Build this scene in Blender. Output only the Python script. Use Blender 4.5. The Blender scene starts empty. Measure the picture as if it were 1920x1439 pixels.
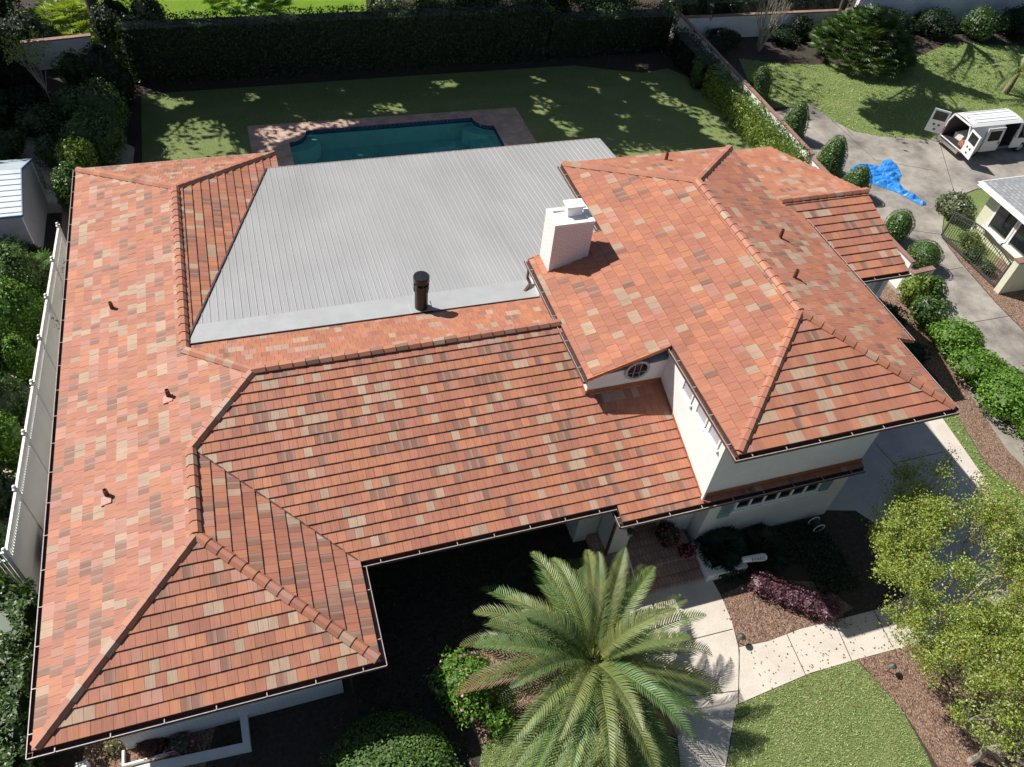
import bpy, math, random
import numpy as np
from mathutils import Vector, Matrix, Quaternion
from mathutils.geometry import tessellate_polygon
random.seed(7); rng = np.random.default_rng(7)
scene = bpy.context.scene
COL = scene.collection
PI = math.pi

# ------------------------------------------------------------------ camera
CC = np.array([8.49388822, -10.20327891, 28.09305055])
CR = np.array([0.95043749, -0.29796154, 0.08881156])
CU = np.array([0.16483375, 0.72508459, 0.66864203])
CF = np.array([0.2636255, 0.62086331, -0.7382617])
FPX = 1489.4386
cd = bpy.data.cameras.new("camera"); cam = bpy.data.objects.new("camera", cd); COL.objects.link(cam)
cd.sensor_width = 36; cd.lens = FPX / 1920 * 36; cd.clip_start = .1; cd.clip_end = 2000
cam.matrix_world = Matrix(((CR[0], CU[0], -CF[0], CC[0]), (CR[1], CU[1], -CF[1], CC[1]), (CR[2], CU[2], -CF[2], CC[2]), (0, 0, 0, 1)))
scene.camera = cam

# ------------------------------------------------------------------ light
SUN_EL, SHADOW_AZ = 48, -40
w = bpy.data.worlds.new("World"); scene.world = w; w.use_nodes = True
nt = w.node_tree; nt.nodes.clear()
sky = nt.nodes.new("ShaderNodeTexSky"); sky.sky_type = 'NISHITA'; sky.sun_disc = False
sky.sun_elevation = math.radians(SUN_EL); sky.sun_rotation = math.radians(-50)
bg = nt.nodes.new("ShaderNodeBackground"); bg.inputs[1].default_value = .052
wo = nt.nodes.new("ShaderNodeOutputWorld"); nt.links.new(sky.outputs[0], bg.inputs[0]); nt.links.new(bg.outputs[0], wo.inputs[0])
sl = bpy.data.lights.new("sun", 'SUN'); sun = bpy.data.objects.new("sun", sl); COL.objects.link(sun)
sl.energy = 4.6; sl.angle = math.radians(.55); sl.color = (1, .955, .89)
e_, a_ = math.radians(SUN_EL), math.radians(SHADOW_AZ)
SD = Vector((math.cos(a_) * math.cos(e_), math.sin(a_) * math.cos(e_), -math.sin(e_)))
sun.rotation_euler = SD.to_track_quat('-Z', 'Y').to_euler(); sun.location = (0, 40, 60)
scene.view_settings.view_transform = 'Standard'; scene.view_settings.look = 'None'
scene.view_settings.exposure = 0.46; scene.view_settings.gamma = 1

# ------------------------------------------------------------------ places measured on the photograph
def at(u, v, x=None, y=None, z=None, P=None):
    d = CF + CR * (u - 960) / FPX - CU * (v - 719.5) / FPX
    if x is not None: t = (x - CC[0]) / d[0]
    elif y is not None: t = (y - CC[1]) / d[1]
    elif z is not None: t = (z - CC[2]) / d[2]
    else: a, b, c = P; t = (a + b * CC[0] + c * CC[1] - CC[2]) / (d[2] - b * d[0] - c * d[1])
    return tuple(float(q) for q in CC + t * d)
def G(u, v, z=0.): p = at(u, v, z=z); return (p[0], p[1])

# ------------------------------------------------------------------ materials
def newmat(name):
    m = bpy.data.materials.new(name); m.use_nodes = True
    n = m.node_tree.nodes; l = m.node_tree.links
    return m, n, l, n["Principled BSDF"]
def N(n, t, **k):
    x = n.new(t)
    for a, b in k.items(): setattr(x, a, b)
    return x
def plain(name, col, rough=.6, metal=0, spec=.5, noise=None, bump=0, bscale=40):
    """noise=(scale, amount): colour mottling of the surface"""
    m, n, l, b = newmat(name)
    b.inputs['Roughness'].default_value = rough; b.inputs['Metallic'].default_value = metal
    b.inputs['Specular IOR Level'].default_value = spec; b.inputs['Base Color'].default_value = (*col, 1)
    g = N(n, 'ShaderNodeNewGeometry')
    if noise:
        t = N(n, 'ShaderNodeTexNoise'); t.inputs['Scale'].default_value = noise[0]; t.inputs['Detail'].default_value = 6
        t.inputs['Roughness'].default_value = .65
        l.new(g.outputs['Position'], t.inputs['Vector'])
        r = N(n, 'ShaderNodeValToRGB'); a = noise[1]
        r.color_ramp.elements[0].position = .3; r.color_ramp.elements[1].position = .7
        r.color_ramp.elements[0].color = (*[c * (1 - a) for c in col], 1); r.color_ramp.elements[1].color = (*[min(1, c * (1 + a)) for c in col], 1)
        l.new(t.outputs[0], r.inputs[0]); l.new(r.outputs[0], b.inputs['Base Color'])
    if bump:
        t2 = N(n, 'ShaderNodeTexNoise'); t2.inputs['Scale'].default_value = bscale; t2.inputs['Detail'].default_value = 4
        l.new(g.outputs['Position'], t2.inputs['Vector'])
        bp = N(n, 'ShaderNodeBump'); bp.inputs['Strength'].default_value = bump; bp.inputs['Distance'].default_value = .02
        l.new(t2.outputs[0], bp.inputs['Height']); l.new(bp.outputs[0], b.inputs['Normal'])
    return m
def attr_mat(name, rough=.5, translucent=0., spec=.4, metal=0):
    m, n, l, b = newmat(name)
    a = N(n, 'ShaderNodeAttribute', attribute_name='col')
    l.new(a.outputs['Color'], b.inputs['Base Color']); b.inputs['Roughness'].default_value = rough
    b.inputs['Specular IOR Level'].default_value = spec
    if translucent:
        t = N(n, 'ShaderNodeBsdfTranslucent'); mx = N(n, 'ShaderNodeMixShader'); mx.inputs[0].default_value = translucent
        mul = N(n, 'ShaderNodeMix', data_type='RGBA', blend_type='MULTIPLY'); mul.inputs[0].default_value = 1
        l.new(a.outputs['Color'], mul.inputs[6]); mul.inputs[7].default_value = (1.5, 1.6, .6, 1)
        l.new(mul.outputs[2], t.inputs[0]); l.new(b.outputs[0], mx.inputs[1]); l.new(t.outputs[0], mx.inputs[2])
        l.new(mx.outputs[0], n['Material Output'].inputs[0])
    return m
M = {}
M['leaf'] = attr_mat('leaf', .42, .25, .5)
M['waxleaf'] = attr_mat('glossy_leaf', .5, .2, .28)
M['frond'] = attr_mat('palm_leaf', .48, .22, .4)
M['shadeleaf'] = attr_mat('tree_leaf', .6, .06, .3)
M['bark'] = plain('bark', (.13, .10, .075), .9, noise=(9, .5), bump=.8, bscale=25)
M['palebark'] = plain('pale_bark', (.36, .31, .25), .9, noise=(9, .35), bump=.5, bscale=25)
M['white'] = plain('white_paint', (.86, .85, .82), .5, noise=(2.5, .05), bump=.15, bscale=30)
M['vinyl'] = plain('white_vinyl', (.80, .79, .75), .4, noise=(1.5, .05))
M['bronze'] = plain('bronze_paint', (.10, .055, .045), .45, noise=(5, .3))
M['rim'] = plain('gutter_lip', (.42, .35, .33), .35, noise=(8, .25))
M['underlay'] = plain('underlay', (.045, .022, .018), .9)
M['copper'] = plain('copper_flashing', (.42, .15, .06), .42, .35, noise=(6, .3))
M['pipe'] = plain('rusty_pipe', (.14, .05, .035), .7, noise=(14, .35))
M['blackmetal'] = plain('black_metal', (.012, .011, .012), .4, noise=(12, .4))
M['iron'] = plain('dark_iron', (.07, .068, .066), .5, noise=(9, .3))
M['glass'] = plain('dark_glass', (.012, .016, .02), .06, spec=.8)
M['teal'] = plain('teal_shutter', (.20, .33, .34), .55, noise=(6, .12))
M['soil'] = plain('soil', (.050, .038, .028), .95, noise=(6, .5), bump=1, bscale=18)
M['terracotta'] = plain('terracotta', (.40, .16, .09), .7, noise=(10, .2))
M['tread'] = plain('rubber', (.02, .02, .02), .8)
M['steel'] = plain('painted_rim', (.45, .45, .45), .4, .5)
M['van'] = plain('white_car_paint', (.78, .78, .78), .22, noise=(2, .03))
M['chrome'] = plain('chrome', (.55, .55, .55), .18, .9)
M['blueedge'] = plain('blue_trim', (.10, .17, .30), .5)
M['lav'] = plain('grey_siding', (.42, .42, .46), .6, noise=(3, .08))
M['stone'] = plain('bollard_top', (.6, .58, .54), .8, noise=(6, .2), bump=.3)

def brick_mat(name, c1, c2, mortar, bw=.22, bh=.07, vertical=True, bump=.5, ms=.012, rot=0., stain=0.):
    m, n, l, b = newmat(name)
    g = N(n, 'ShaderNodeNewGeometry'); s = N(n, 'ShaderNodeSeparateXYZ'); l.new(g.outputs['Position'], s.inputs[0])
    c = N(n, 'ShaderNodeCombineXYZ')
    if vertical:
        a = N(n, 'ShaderNodeMath', operation='ADD'); l.new(s.outputs[0], a.inputs[0]); l.new(s.outputs[1], a.inputs[1])
        l.new(a.outputs[0], c.inputs[0]); l.new(s.outputs[2], c.inputs[1])
    else:
        l.new(s.outputs[0], c.inputs[0]); l.new(s.outputs[1], c.inputs[1])
    mp = N(n, 'ShaderNodeMapping'); mp.inputs['Rotation'].default_value = (0, 0, rot); l.new(c.outputs[0], mp.inputs[0])
    t = N(n, 'ShaderNodeTexBrick'); l.new(mp.outputs[0], t.inputs[0])
    t.inputs['Scale'].default_value = 1; t.inputs['Brick Width'].default_value = bw; t.inputs['Row Height'].default_value = bh
    t.inputs['Mortar Size'].default_value = ms; t.inputs['Mortar Smooth'].default_value = .3
    t.inputs['Color1'].default_value = (*c1, 1); t.inputs['Color2'].default_value = (*c2, 1); t.inputs['Mortar'].default_value = (*mortar, 1)
    ns = N(n, 'ShaderNodeTexNoise'); ns.inputs['Scale'].default_value = 1.2; ns.inputs['Detail'].default_value = 8; l.new(g.outputs['Position'], ns.inputs[0])
    mr = N(n, 'ShaderNodeMapRange'); mr.inputs[1].default_value = .3; mr.inputs[2].default_value = .7; mr.inputs[3].default_value = 1 - stain; mr.inputs[4].default_value = 1 + stain * .6
    l.new(ns.outputs[0], mr.inputs[0])
    mx = N(n, 'ShaderNodeMix', data_type='RGBA', blend_type='MULTIPLY'); mx.inputs[0].default_value = 1
    l.new(t.outputs[0], mx.inputs[6]); l.new(mr.outputs[0], mx.inputs[7]); l.new(mx.outputs[2], b.inputs['Base Color'])
    bp = N(n, 'ShaderNodeBump'); bp.inputs['Strength'].default_value = bump; bp.inputs['Distance'].default_value = .012
    iv = N(n, 'ShaderNodeMath', operation='SUBTRACT'); iv.inputs[0].default_value = 1; l.new(t.outputs['Fac'], iv.inputs[1])
    l.new(iv.outputs[0], bp.inputs['Height']); l.new(bp.outputs[0], b.inputs['Normal']); b.inputs['Roughness'].default_value = .75
    return m
M['wbrick'] = brick_mat('painted_brick', (.84, .83, .80), (.80, .79, .76), (.66, .65, .62), .30, .1, bump=1, ms=.014, stain=.06)
M['chimbrick'] = brick_mat('chimney_brick', (.84, .80, .78), (.80, .75, .73), (.66, .59, .57), .30, .105, bump=.8, ms=.013)
M['farbrick'] = brick_mat('painted_brick_far', (.84, .84, .84), (.80, .81, .82), (.66, .66, .67), .45, .16, bump=.7, ms=.02, stain=.08)
M['cap'] = brick_mat('brick_cap', (.34, .18, .13), (.28, .15, .12), (.22, .17, .15), .12, .9, False, rot=0, stain=.25)
M['paver'] = brick_mat('brick_paver', (.46, .30, .25), (.36, .24, .21), (.27, .22, .20), .28, .14, False, stain=.25)
M['deck'] = brick_mat('pool_paver', (.66, .45, .35), (.54, .37, .29), (.40, .29, .24), .30, .15, False, stain=.3)
M['stepbrick'] = brick_mat('step_brick', (.58, .33, .24), (.42, .26, .19), (.16, .12, .11), .16, .34, False, stain=.35)
M['bluetile'] = brick_mat('pool_tile', (.01, .02, .10), (.02, .04, .16), (.2, .2, .25), .3, .2, True, stain=.2)

def grass_mat(name, c1, c2, dry, dryamt=.35):
    m, n, l, b = newmat(name); g = N(n, 'ShaderNodeNewGeometry')
    def noise(sc, d=6, r=.6):
        t = N(n, 'ShaderNodeTexNoise'); t.inputs['Scale'].default_value = sc; t.inputs['Detail'].default_value = d; t.inputs['Roughness'].default_value = r
        l.new(g.outputs['Position'], t.inputs[0]); return t
    f = noise(13, 7, .8); r = N(n, 'ShaderNodeValToRGB'); r.color_ramp.elements[0].position = .36; r.color_ramp.elements[1].position = .64
    r.color_ramp.elements[0].color = (*c1, 1); r.color_ramp.elements[1].color = (*c2, 1); l.new(f.outputs[0], r.inputs[0])
    f2 = noise(.55, 5, .6); mr = N(n, 'ShaderNodeMapRange'); mr.inputs[1].default_value = .45; mr.inputs[2].default_value = .72; mr.inputs[4].default_value = dryamt
    l.new(f2.outputs[0], mr.inputs[0]); mx = N(n, 'ShaderNodeMix', data_type='RGBA'); l.new(mr.outputs[0], mx.inputs[0]); l.new(r.outputs[0], mx.inputs[6]); mx.inputs[7].default_value = (*dry, 1)
    l.new(mx.outputs[2], b.inputs['Base Color']); b.inputs['Roughness'].default_value = .9; b.inputs['Specular IOR Level'].default_value = .15
    bp = N(n, 'ShaderNodeBump'); bp.inputs['Strength'].default_value = 1; bp.inputs['Distance'].default_value = .08; f3 = noise(22, 5, .8)
    l.new(f3.outputs[0], bp.inputs['Height']); l.new(bp.outputs[0], b.inputs['Normal'])
    return m
M['grass'] = grass_mat('grass', (.065, .105, .022), (.34, .42, .165), (.38, .38, .20), .35)
M['grass2'] = grass_mat('bright_grass', (.10, .18, .012), (.22, .38, .03), (.30, .36, .08), .3)
def concrete_mat(name, col, dark, scale=.35, joints=None, amt=.8, lo=.42, hi=.68):
    m, n, l, b = newmat(name); g = N(n, 'ShaderNodeNewGeometry')
    t = N(n, 'ShaderNodeTexNoise'); t.inputs['Scale'].default_value = scale; t.inputs['Detail'].default_value = 10; t.inputs['Roughness'].default_value = .68; t.inputs['Distortion'].default_value = .0
    l.new(g.outputs['Position'], t.inputs[0])
    mr = N(n, 'ShaderNodeMapRange'); mr.inputs[1].default_value = lo; mr.inputs[2].default_value = hi; mr.inputs[4].default_value = amt; l.new(t.outputs[0], mr.inputs[0])
    mx = N(n, 'ShaderNodeMix', data_type='RGBA'); l.new(mr.outputs[0], mx.inputs[0]); mx.inputs[6].default_value = (*col, 1); mx.inputs[7].default_value = (*dark, 1)
    f = N(n, 'ShaderNodeTexNoise'); f.inputs['Scale'].default_value = 14; f.inputs['Detail'].default_value = 8; f.inputs['Roughness'].default_value = .75; l.new(g.outputs['Position'], f.inputs[0])
    mr2 = N(n, 'ShaderNodeMapRange'); mr2.inputs[1].default_value = .3; mr2.inputs[2].default_value = .7; mr2.inputs[3].default_value = .86; mr2.inputs[4].default_value = 1.12; l.new(f.outputs[0], mr2.inputs[0])
    m2 = N(n, 'ShaderNodeMix', data_type='RGBA', blend_type='MULTIPLY'); m2.inputs[0].default_value = 1; l.new(mx.outputs[2], m2.inputs[6]); l.new(mr2.outputs[0], m2.inputs[7])
    l.new(m2.outputs[2], b.inputs['Base Color']); b.inputs['Roughness'].default_value = .85
    bp = N(n, 'ShaderNodeBump'); bp.inputs['Strength'].default_value = .3; bp.inputs['Distance'].default_value = .01; l.new(f.outputs[0], bp.inputs['Height']); l.new(bp.outputs[0], b.inputs['Normal'])
    return m
M['drive'] = concrete_mat('stained_concrete', (.38, .345, .30), (.12, .105, .095), .42, amt=.9, lo=.38, hi=.66)
M['walk'] = concrete_mat('clean_concrete', (.62, .56, .48), (.46, .40, .33), .8, amt=.5)
M['pad'] = concrete_mat('garage_concrete', (.50, .47, .43), (.30, .28, .27), .5, amt=.6)
M['sand'] = concrete_mat('pale_sand', (.52, .47, .38), (.30, .26, .19), 1.4, amt=.7)
def mulch_mat():
    m, n, l, b = newmat('mulch'); g = N(n, 'ShaderNodeNewGeometry')
    v = N(n, 'ShaderNodeTexVoronoi'); v.inputs['Scale'].default_value = 30; v.inputs['Randomness'].default_value = 1
    mp = N(n, 'ShaderNodeMapping'); mp.inputs['Scale'].default_value = (1, .55, 1); l.new(g.outputs['Position'], mp.inputs[0]); l.new(mp.outputs[0], v.inputs[0])
    s = N(n, 'ShaderNodeSeparateColor'); l.new(v.outputs['Color'], s.inputs[0])
    r = N(n, 'ShaderNodeValToRGB'); cr = r.color_ramp
    cr.elements[0].color = (.09, .05, .035, 1); cr.elements[1].color = (.40, .30, .22, 1); cr.elements[1].position = 1
    e = cr.elements.new(.45); e.color = (.22, .13, .09, 1); e = cr.elements.new(.82); e.color = (.33, .21, .15, 1)
    l.new(s.outputs[0], r.inputs[0]); l.new(r.outputs[0], b.inputs['Base Color']); b.inputs['Roughness'].default_value = .95
    bp = N(n, 'ShaderNodeBump'); bp.inputs['Strength'].default_value = .9; bp.inputs['Distance'].default_value = .04; l.new(v.outputs['Distance'], bp.inputs['Height']); l.new(bp.outputs[0], b.inputs['Normal'])
    return m
M['mulch'] = mulch_mat()
def tile_mat():
    m, n, l, b = newmat('clay_tile')
    a = N(n, 'ShaderNodeAttribute', attribute_name='col'); k = N(n, 'ShaderNodeAttribute', attribute_name='kind')
    uv = N(n, 'ShaderNodeUVMap', uv_map='run'); uv2 = N(n, 'ShaderNodeUVMap', uv_map='tile')
    mp = N(n, 'ShaderNodeMapping'); mp.inputs['Scale'].default_value = (26, 1.3, 1); l.new(uv.outputs[0], mp.inputs[0])
    t = N(n, 'ShaderNodeTexNoise'); t.inputs['Scale'].default_value = 1; t.inputs['Detail'].default_value = 4; l.new(mp.outputs[0], t.inputs[0])
    mr = N(n, 'ShaderNodeMapRange'); mr.inputs[1].default_value = .3; mr.inputs[2].default_value = .7; mr.inputs[3].default_value = .84; mr.inputs[4].default_value = 1.14; l.new(t.outputs[0], mr.inputs[0])
    mx = N(n, 'ShaderNodeMix', data_type='RGBA', blend_type='MULTIPLY'); mx.inputs[0].default_value = 1; l.new(a.outputs['Color'], mx.inputs[6]); l.new(mr.outputs[0], mx.inputs[7])
    # brown blend tiles fade to a pale streaked edge
    s = N(n, 'ShaderNodeSeparateXYZ'); l.new(uv2.outputs[0], s.inputs[0])
    e = N(n, 'ShaderNodeMapRange'); e.inputs[1].default_value = .55; e.inputs[2].default_value = 1.; e.inputs[4].default_value = .75; l.new(s.outputs[0], e.inputs[0])
    q = N(n, 'ShaderNodeMath', operation='MULTIPLY'); l.new(e.outputs[0], q.inputs[0]); l.new(k.outputs['Fac'], q.inputs[1])
    st = N(n, 'ShaderNodeMath', operation='MULTIPLY'); l.new(q.outputs[0], st.inputs[0]); l.new(mr.outputs[0], st.inputs[1])
    m2 = N(n, 'ShaderNodeMix', data_type='RGBA'); l.new(st.outputs[0], m2.inputs[0]); l.new(mx.outputs[2], m2.inputs[6]); m2.inputs[7].default_value = (.37, .255, .20, 1)
    # weathering over the whole roof
    g = N(n, 'ShaderNodeNewGeometry'); wn = N(n, 'ShaderNodeTexNoise'); wn.inputs['Scale'].default_value = .9; wn.inputs['Detail'].default_value = 6; l.new(g.outputs['Position'], wn.inputs[0])
    w2 = N(n, 'ShaderNodeMapRange'); w2.inputs[1].default_value = .3; w2.inputs[2].default_value = .7; w2.inputs[3].default_value = .93; w2.inputs[4].default_value = 1.07; l.new(wn.outputs[0], w2.inputs[0])
    m3 = N(n, 'ShaderNodeMix', data_type='RGBA', blend_type='MULTIPLY'); m3.inputs[0].default_value = 1; l.new(m2.outputs[2], m3.inputs[6]); l.new(w2.outputs[0], m3.inputs[7])
    l.new(m3.outputs[2], b.inputs['Base Color']); b.inputs['Roughness'].default_value = .62; b.inputs['Specular IOR Level'].default_value = .25
    bp = N(n, 'ShaderNodeBump'); bp.inputs['Strength'].default_value = .35; bp.inputs['Distance'].default_value = .006; l.new(t.outputs[0], bp.inputs['Height']); l.new(bp.outputs[0], b.inputs['Normal'])
    return m
M['tile'] = tile_mat()
M['ridge'] = attr_mat('ridge_tile', .55, 0, .4)
def metal_mat():
    m, n, l, b = newmat('galvanised_sheet'); g = N(n, 'ShaderNodeNewGeometry')
    t = N(n, 'ShaderNodeTexNoise'); t.inputs['Scale'].default_value = 1; t.inputs['Detail'].default_value = 7
    mp = N(n, 'ShaderNodeMapping'); mp.inputs['Scale'].default_value = (.5, .22, 1); l.new(g.outputs['Position'], mp.inputs[0]); l.new(mp.outputs[0], t.inputs[0])
    r = N(n, 'ShaderNodeValToRGB'); r.color_ramp.elements[0].position = .3; r.color_ramp.elements[1].position = .7
    r.color_ramp.elements[0].color = (.41, .408, .405, 1); r.color_ramp.elements[1].color = (.485, .482, .478, 1)
    l.new(t.outputs[0], r.inputs[0]); l.new(r.outputs[0], b.inputs['Base Color']); b.inputs['Metallic'].default_value = .35; b.inputs['Roughness'].default_value = .37
    return m
M['sheet'] = metal_mat()
M['flash'] = plain('painted_membrane', (.365, .375, .38), .6, .1, noise=(1.2, .1))
def water_mat():
    m, n, l, b = newmat('water'); o = n['Material Output']
    b.inputs['Base Color'].default_value = (.012, .11, .115, 1); b.inputs['Roughness'].default_value = .03
    tr = N(n, 'ShaderNodeBsdfTransparent'); tr.inputs[0].default_value = (.42, .88, .84, 1)
    mx = N(n, 'ShaderNodeMixShader'); mx.inputs[0].default_value = .24; l.new(tr.outputs[0], mx.inputs[1]); l.new(b.outputs[0], mx.inputs[2]); l.new(mx.outputs[0], o.inputs[0])
    g = N(n, 'ShaderNodeNewGeometry'); t = N(n, 'ShaderNodeTexNoise'); t.inputs['Scale'].default_value = 3; t.inputs['Detail'].default_value = 3; l.new(g.outputs['Position'], t.inputs[0])
    bp = N(n, 'ShaderNodeBump'); bp.inputs['Strength'].default_value = .25; bp.inputs['Distance'].default_value = .03; l.new(t.outputs[0], bp.inputs['Height']); l.new(bp.outputs[0], b.inputs['Normal'])
    return m
M['water'] = water_mat()
M['plaster'] = plain('pool_plaster', (.45, .55, .55), .7, noise=(2, .1))
M['poolstep'] = plain('pool_step', (.60, .66, .64), .7, noise=(2, .1))
def shingle_mat():
    m, n, l, b = newmat('grey_shingle'); g = N(n, 'ShaderNodeNewGeometry')
    t = N(n, 'ShaderNodeTexBrick'); t.inputs['Scale'].default_value = 1; t.inputs['Brick Width'].default_value = .35; t.inputs['Row Height'].default_value = .2; t.inputs['Mortar Size'].default_value = .012
    t.inputs['Color1'].default_value = (.30, .31, .32, 1); t.inputs['Color2'].default_value = (.22, .23, .24, 1); t.inputs['Mortar'].default_value = (.10, .10, .11, 1)
    mp = N(n, 'ShaderNodeMapping'); mp.inputs['Rotation'].default_value = (0, 0, PI / 2); l.new(g.outputs['Position'], mp.inputs[0]); l.new(mp.outputs[0], t.inputs[0]); l.new(t.outputs[0], b.inputs['Base Color']); b.inputs['Roughness'].default_value = .85
    return m
M['shingle'] = shingle_mat()
M['cream'] = plain('cream_stucco', (.66, .66, .50), .8, noise=(3, .06), bump=.3)

# ------------------------------------------------------------------ object helpers
def tag(o, label=None, cat=None, group=None, kind=None):
    if label: o['label'] = label
    if cat: o['category'] = cat
    if group: o['group'] = group
    if kind: o['kind'] = kind
    return o
def thing(name, label, cat, loc=(0, 0, 0), rz=0, group=None):
    o = bpy.data.objects.new(name, None); COL.objects.link(o); o.location = loc; o.rotation_euler = (0, 0, rz); o.empty_display_size = .2
    return tag(o, label, cat, group)
def copy_thing(o, loc, rz=None, sc=None, label=None):
    r = o.copy(); COL.objects.link(r); r.location = loc
    if rz is not None: r.rotation_euler = (0, 0, rz)
    if sc: r.scale = sc if isinstance(sc, tuple) else (sc,) * 3
    if label: r['label'] = label
    for ch in list(o.children):
        c = ch.copy(); COL.objects.link(c); c.parent = r
        for g in ch.children:
            d = g.copy(); COL.objects.link(d); d.parent = c
    return r
class MB:
    def __init__(s): s.v = []; s.f = []; s.m = []; s.c = []; s.k = []; s.uv = []; s.uv2 = []
    def face(s, pts, m=0, c=(1, 1, 1), k=0., uv=None, uv2=None):
        b = len(s.v); s.v += [tuple(p) for p in pts]; s.f.append(tuple(range(b, b + len(pts)))); s.m.append(m); s.c.append(c); s.k.append(k)
        s.uv += uv or [(0, 0)] * len(pts); s.uv2 += uv2 or [(0, 0)] * len(pts)
    def hexa(s, p, m=0, c=(1, 1, 1)):
        for q in ((3, 2, 1, 0), (4, 5, 6, 7), (0, 1, 5, 4), (1, 2, 6, 5), (2, 3, 7, 6), (3, 0, 4, 7)): s.face([p[i] for i in q], m, c)
    def box(s, a, b, m=0, c=(1, 1, 1)):
        x0, y0, z0 = a; x1, y1, z1 = b
        s.hexa([(x0, y0, z0), (x1, y0, z0), (x1, y1, z0), (x0, y1, z0), (x0, y0, z1), (x1, y0, z1), (x1, y1, z1), (x0, y1, z1)], m, c)
    def beam(s, A, B, w, h, m=0, c=(1, 1, 1)):
        A = Vector(A); B = Vector(B); d = (B - A).normalized(); up = Vector((0, 0, 1)) if abs(d.z) < .95 else Vector((1, 0, 0))
        sd = d.cross(up).normalized() * w / 2; u = sd.cross(d).normalized() * h / 2
        s.hexa([A - sd - u, A + sd - u, A + sd + u, A - sd + u, B - sd - u, B + sd - u, B + sd + u, B - sd + u], m, c)
    def tube(s, pts, rads, n=8, m=0, c=(1, 1, 1), cap=True):
        pts = [Vector(p) for p in pts]; rings = []
        for i, p in enumerate(pts):
            d = (pts[min(i + 1, len(pts) - 1)] - pts[max(i - 1, 0)]).normalized(); up = Vector((0, 0, 1)) if abs(d.z) < .9 else Vector((1, 0, 0))
            a = d.cross(up).normalized(); b = a.cross(d); r = rads[i] if hasattr(rads, '__len__') else rads
            rings.append([p + (a * math.cos(2 * PI * k / n) + b * math.sin(2 * PI * k / n)) * r for k in range(n)])
        for i in range(len(rings) - 1):
            for k in range(n): s.face([rings[i][k], rings[i][(k + 1) % n], rings[i + 1][(k + 1) % n], rings[i + 1][k]], m, c)
        if cap: s.face(rings[0][::-1], m, c); s.face(rings[-1], m, c)
    def lathe(s, prof, cx=0, cy=0, n=20, m=0, c=(1, 1, 1)):
        for (r0, z0), (r1, z1) in zip(prof, prof[1:]):
            for k in range(n):
                a, b = 2 * PI * k / n, 2 * PI * (k + 1) / n
                s.face([(cx + r0 * math.cos(a), cy + r0 * math.sin(a), z0), (cx + r0 * math.cos(b), cy + r0 * math.sin(b), z0), (cx + r1 * math.cos(b), cy + r1 * math.sin(b), z1), (cx + r1 * math.cos(a), cy + r1 * math.sin(a), z1)], m, c)
    def prism(s, poly, zb, zt, m=0, mt=None, c=(1, 1, 1)):
        """poly in plan, counter-clockwise; zb/zt constants or functions of x, y"""
        fb = zb if callable(zb) else (lambda x, y: zb); ft = zt if callable(zt) else (lambda x, y: zt)
        B = [(x, y, fb(x, y)) for x, y in poly]; T = [(x, y, ft(x, y)) for x, y in poly]; n = len(poly)
        for t in tessellate_polygon([[Vector(p) for p in T]]):
            t = list(t); a, b_, c_ = [Vector(T[i]) for i in t]
            if (b_ - a).cross(c_ - a).z < 0: t = t[::-1]
            s.face([T[i] for i in t], m if mt is None else mt, c); s.face([B[i] for i in t[::-1]], m, c)
        for i in range(n):
            j = (i + 1) % n; s.face([B[i], B[j], T[j], T[i]], m, c)
    def build(s, name, mats, parent=None, smooth=False, loc=None):
        me = bpy.data.meshes.new(name); me.from_pydata(s.v, [], s.f)
        for mm in (mats if isinstance(mats, (list, tuple)) else [mats]): me.materials.append(mm)
        me.polygons.foreach_set('material_index', s.m)
        a = me.attributes.new('col', 'FLOAT_VECTOR', 'FACE'); a.data.foreach_set('vector', np.array(s.c, dtype=np.float32).ravel())
        if any(s.k): a = me.attributes.new('kind', 'FLOAT', 'FACE'); a.data.foreach_set('value', np.array(s.k, dtype=np.float32))
        u = me.uv_layers.new(name='run'); u.data.foreach_set('uv', np.array(s.uv, dtype=np.float32).ravel())
        u = me.uv_layers.new(name='tile'); u.data.foreach_set('uv', np.array(s.uv2, dtype=np.float32).ravel())
        if smooth: me.polygons.foreach_set('use_smooth', [True] * len(me.polygons))
        me.update(); o = bpy.data.objects.new(name, me); COL.objects.link(o)
        if parent is not None: o.parent = parent
        if loc: o.location = loc
        return o
def sheet(name, outer, z, mat, holes=(), thick=0, kind='structure'):
    loops = [[Vector((x, y, z)) for x, y in outer]] + [[Vector((x, y, z)) for x, y in h] for h in holes]
    pts = [p for L in loops for p in L]; mb = MB()
    for t in tessellate_polygon(loops):
        t = list(t); a, b, c = [pts[i] for i in t]
        if (b - a).cross(c - a).z < 0: t = t[::-1]
        mb.face([pts[i] for i in t])
    if thick:
        for L in loops:
            for i in range(len(L)):
                a, b = L[i], L[(i + 1) % len(L)]; mb.face([a, b, b - Vector((0, 0, thick)), a - Vector((0, 0, thick))])
    o = mb.build(name, mat)
    if kind: o['kind'] = kind
    return o

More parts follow.
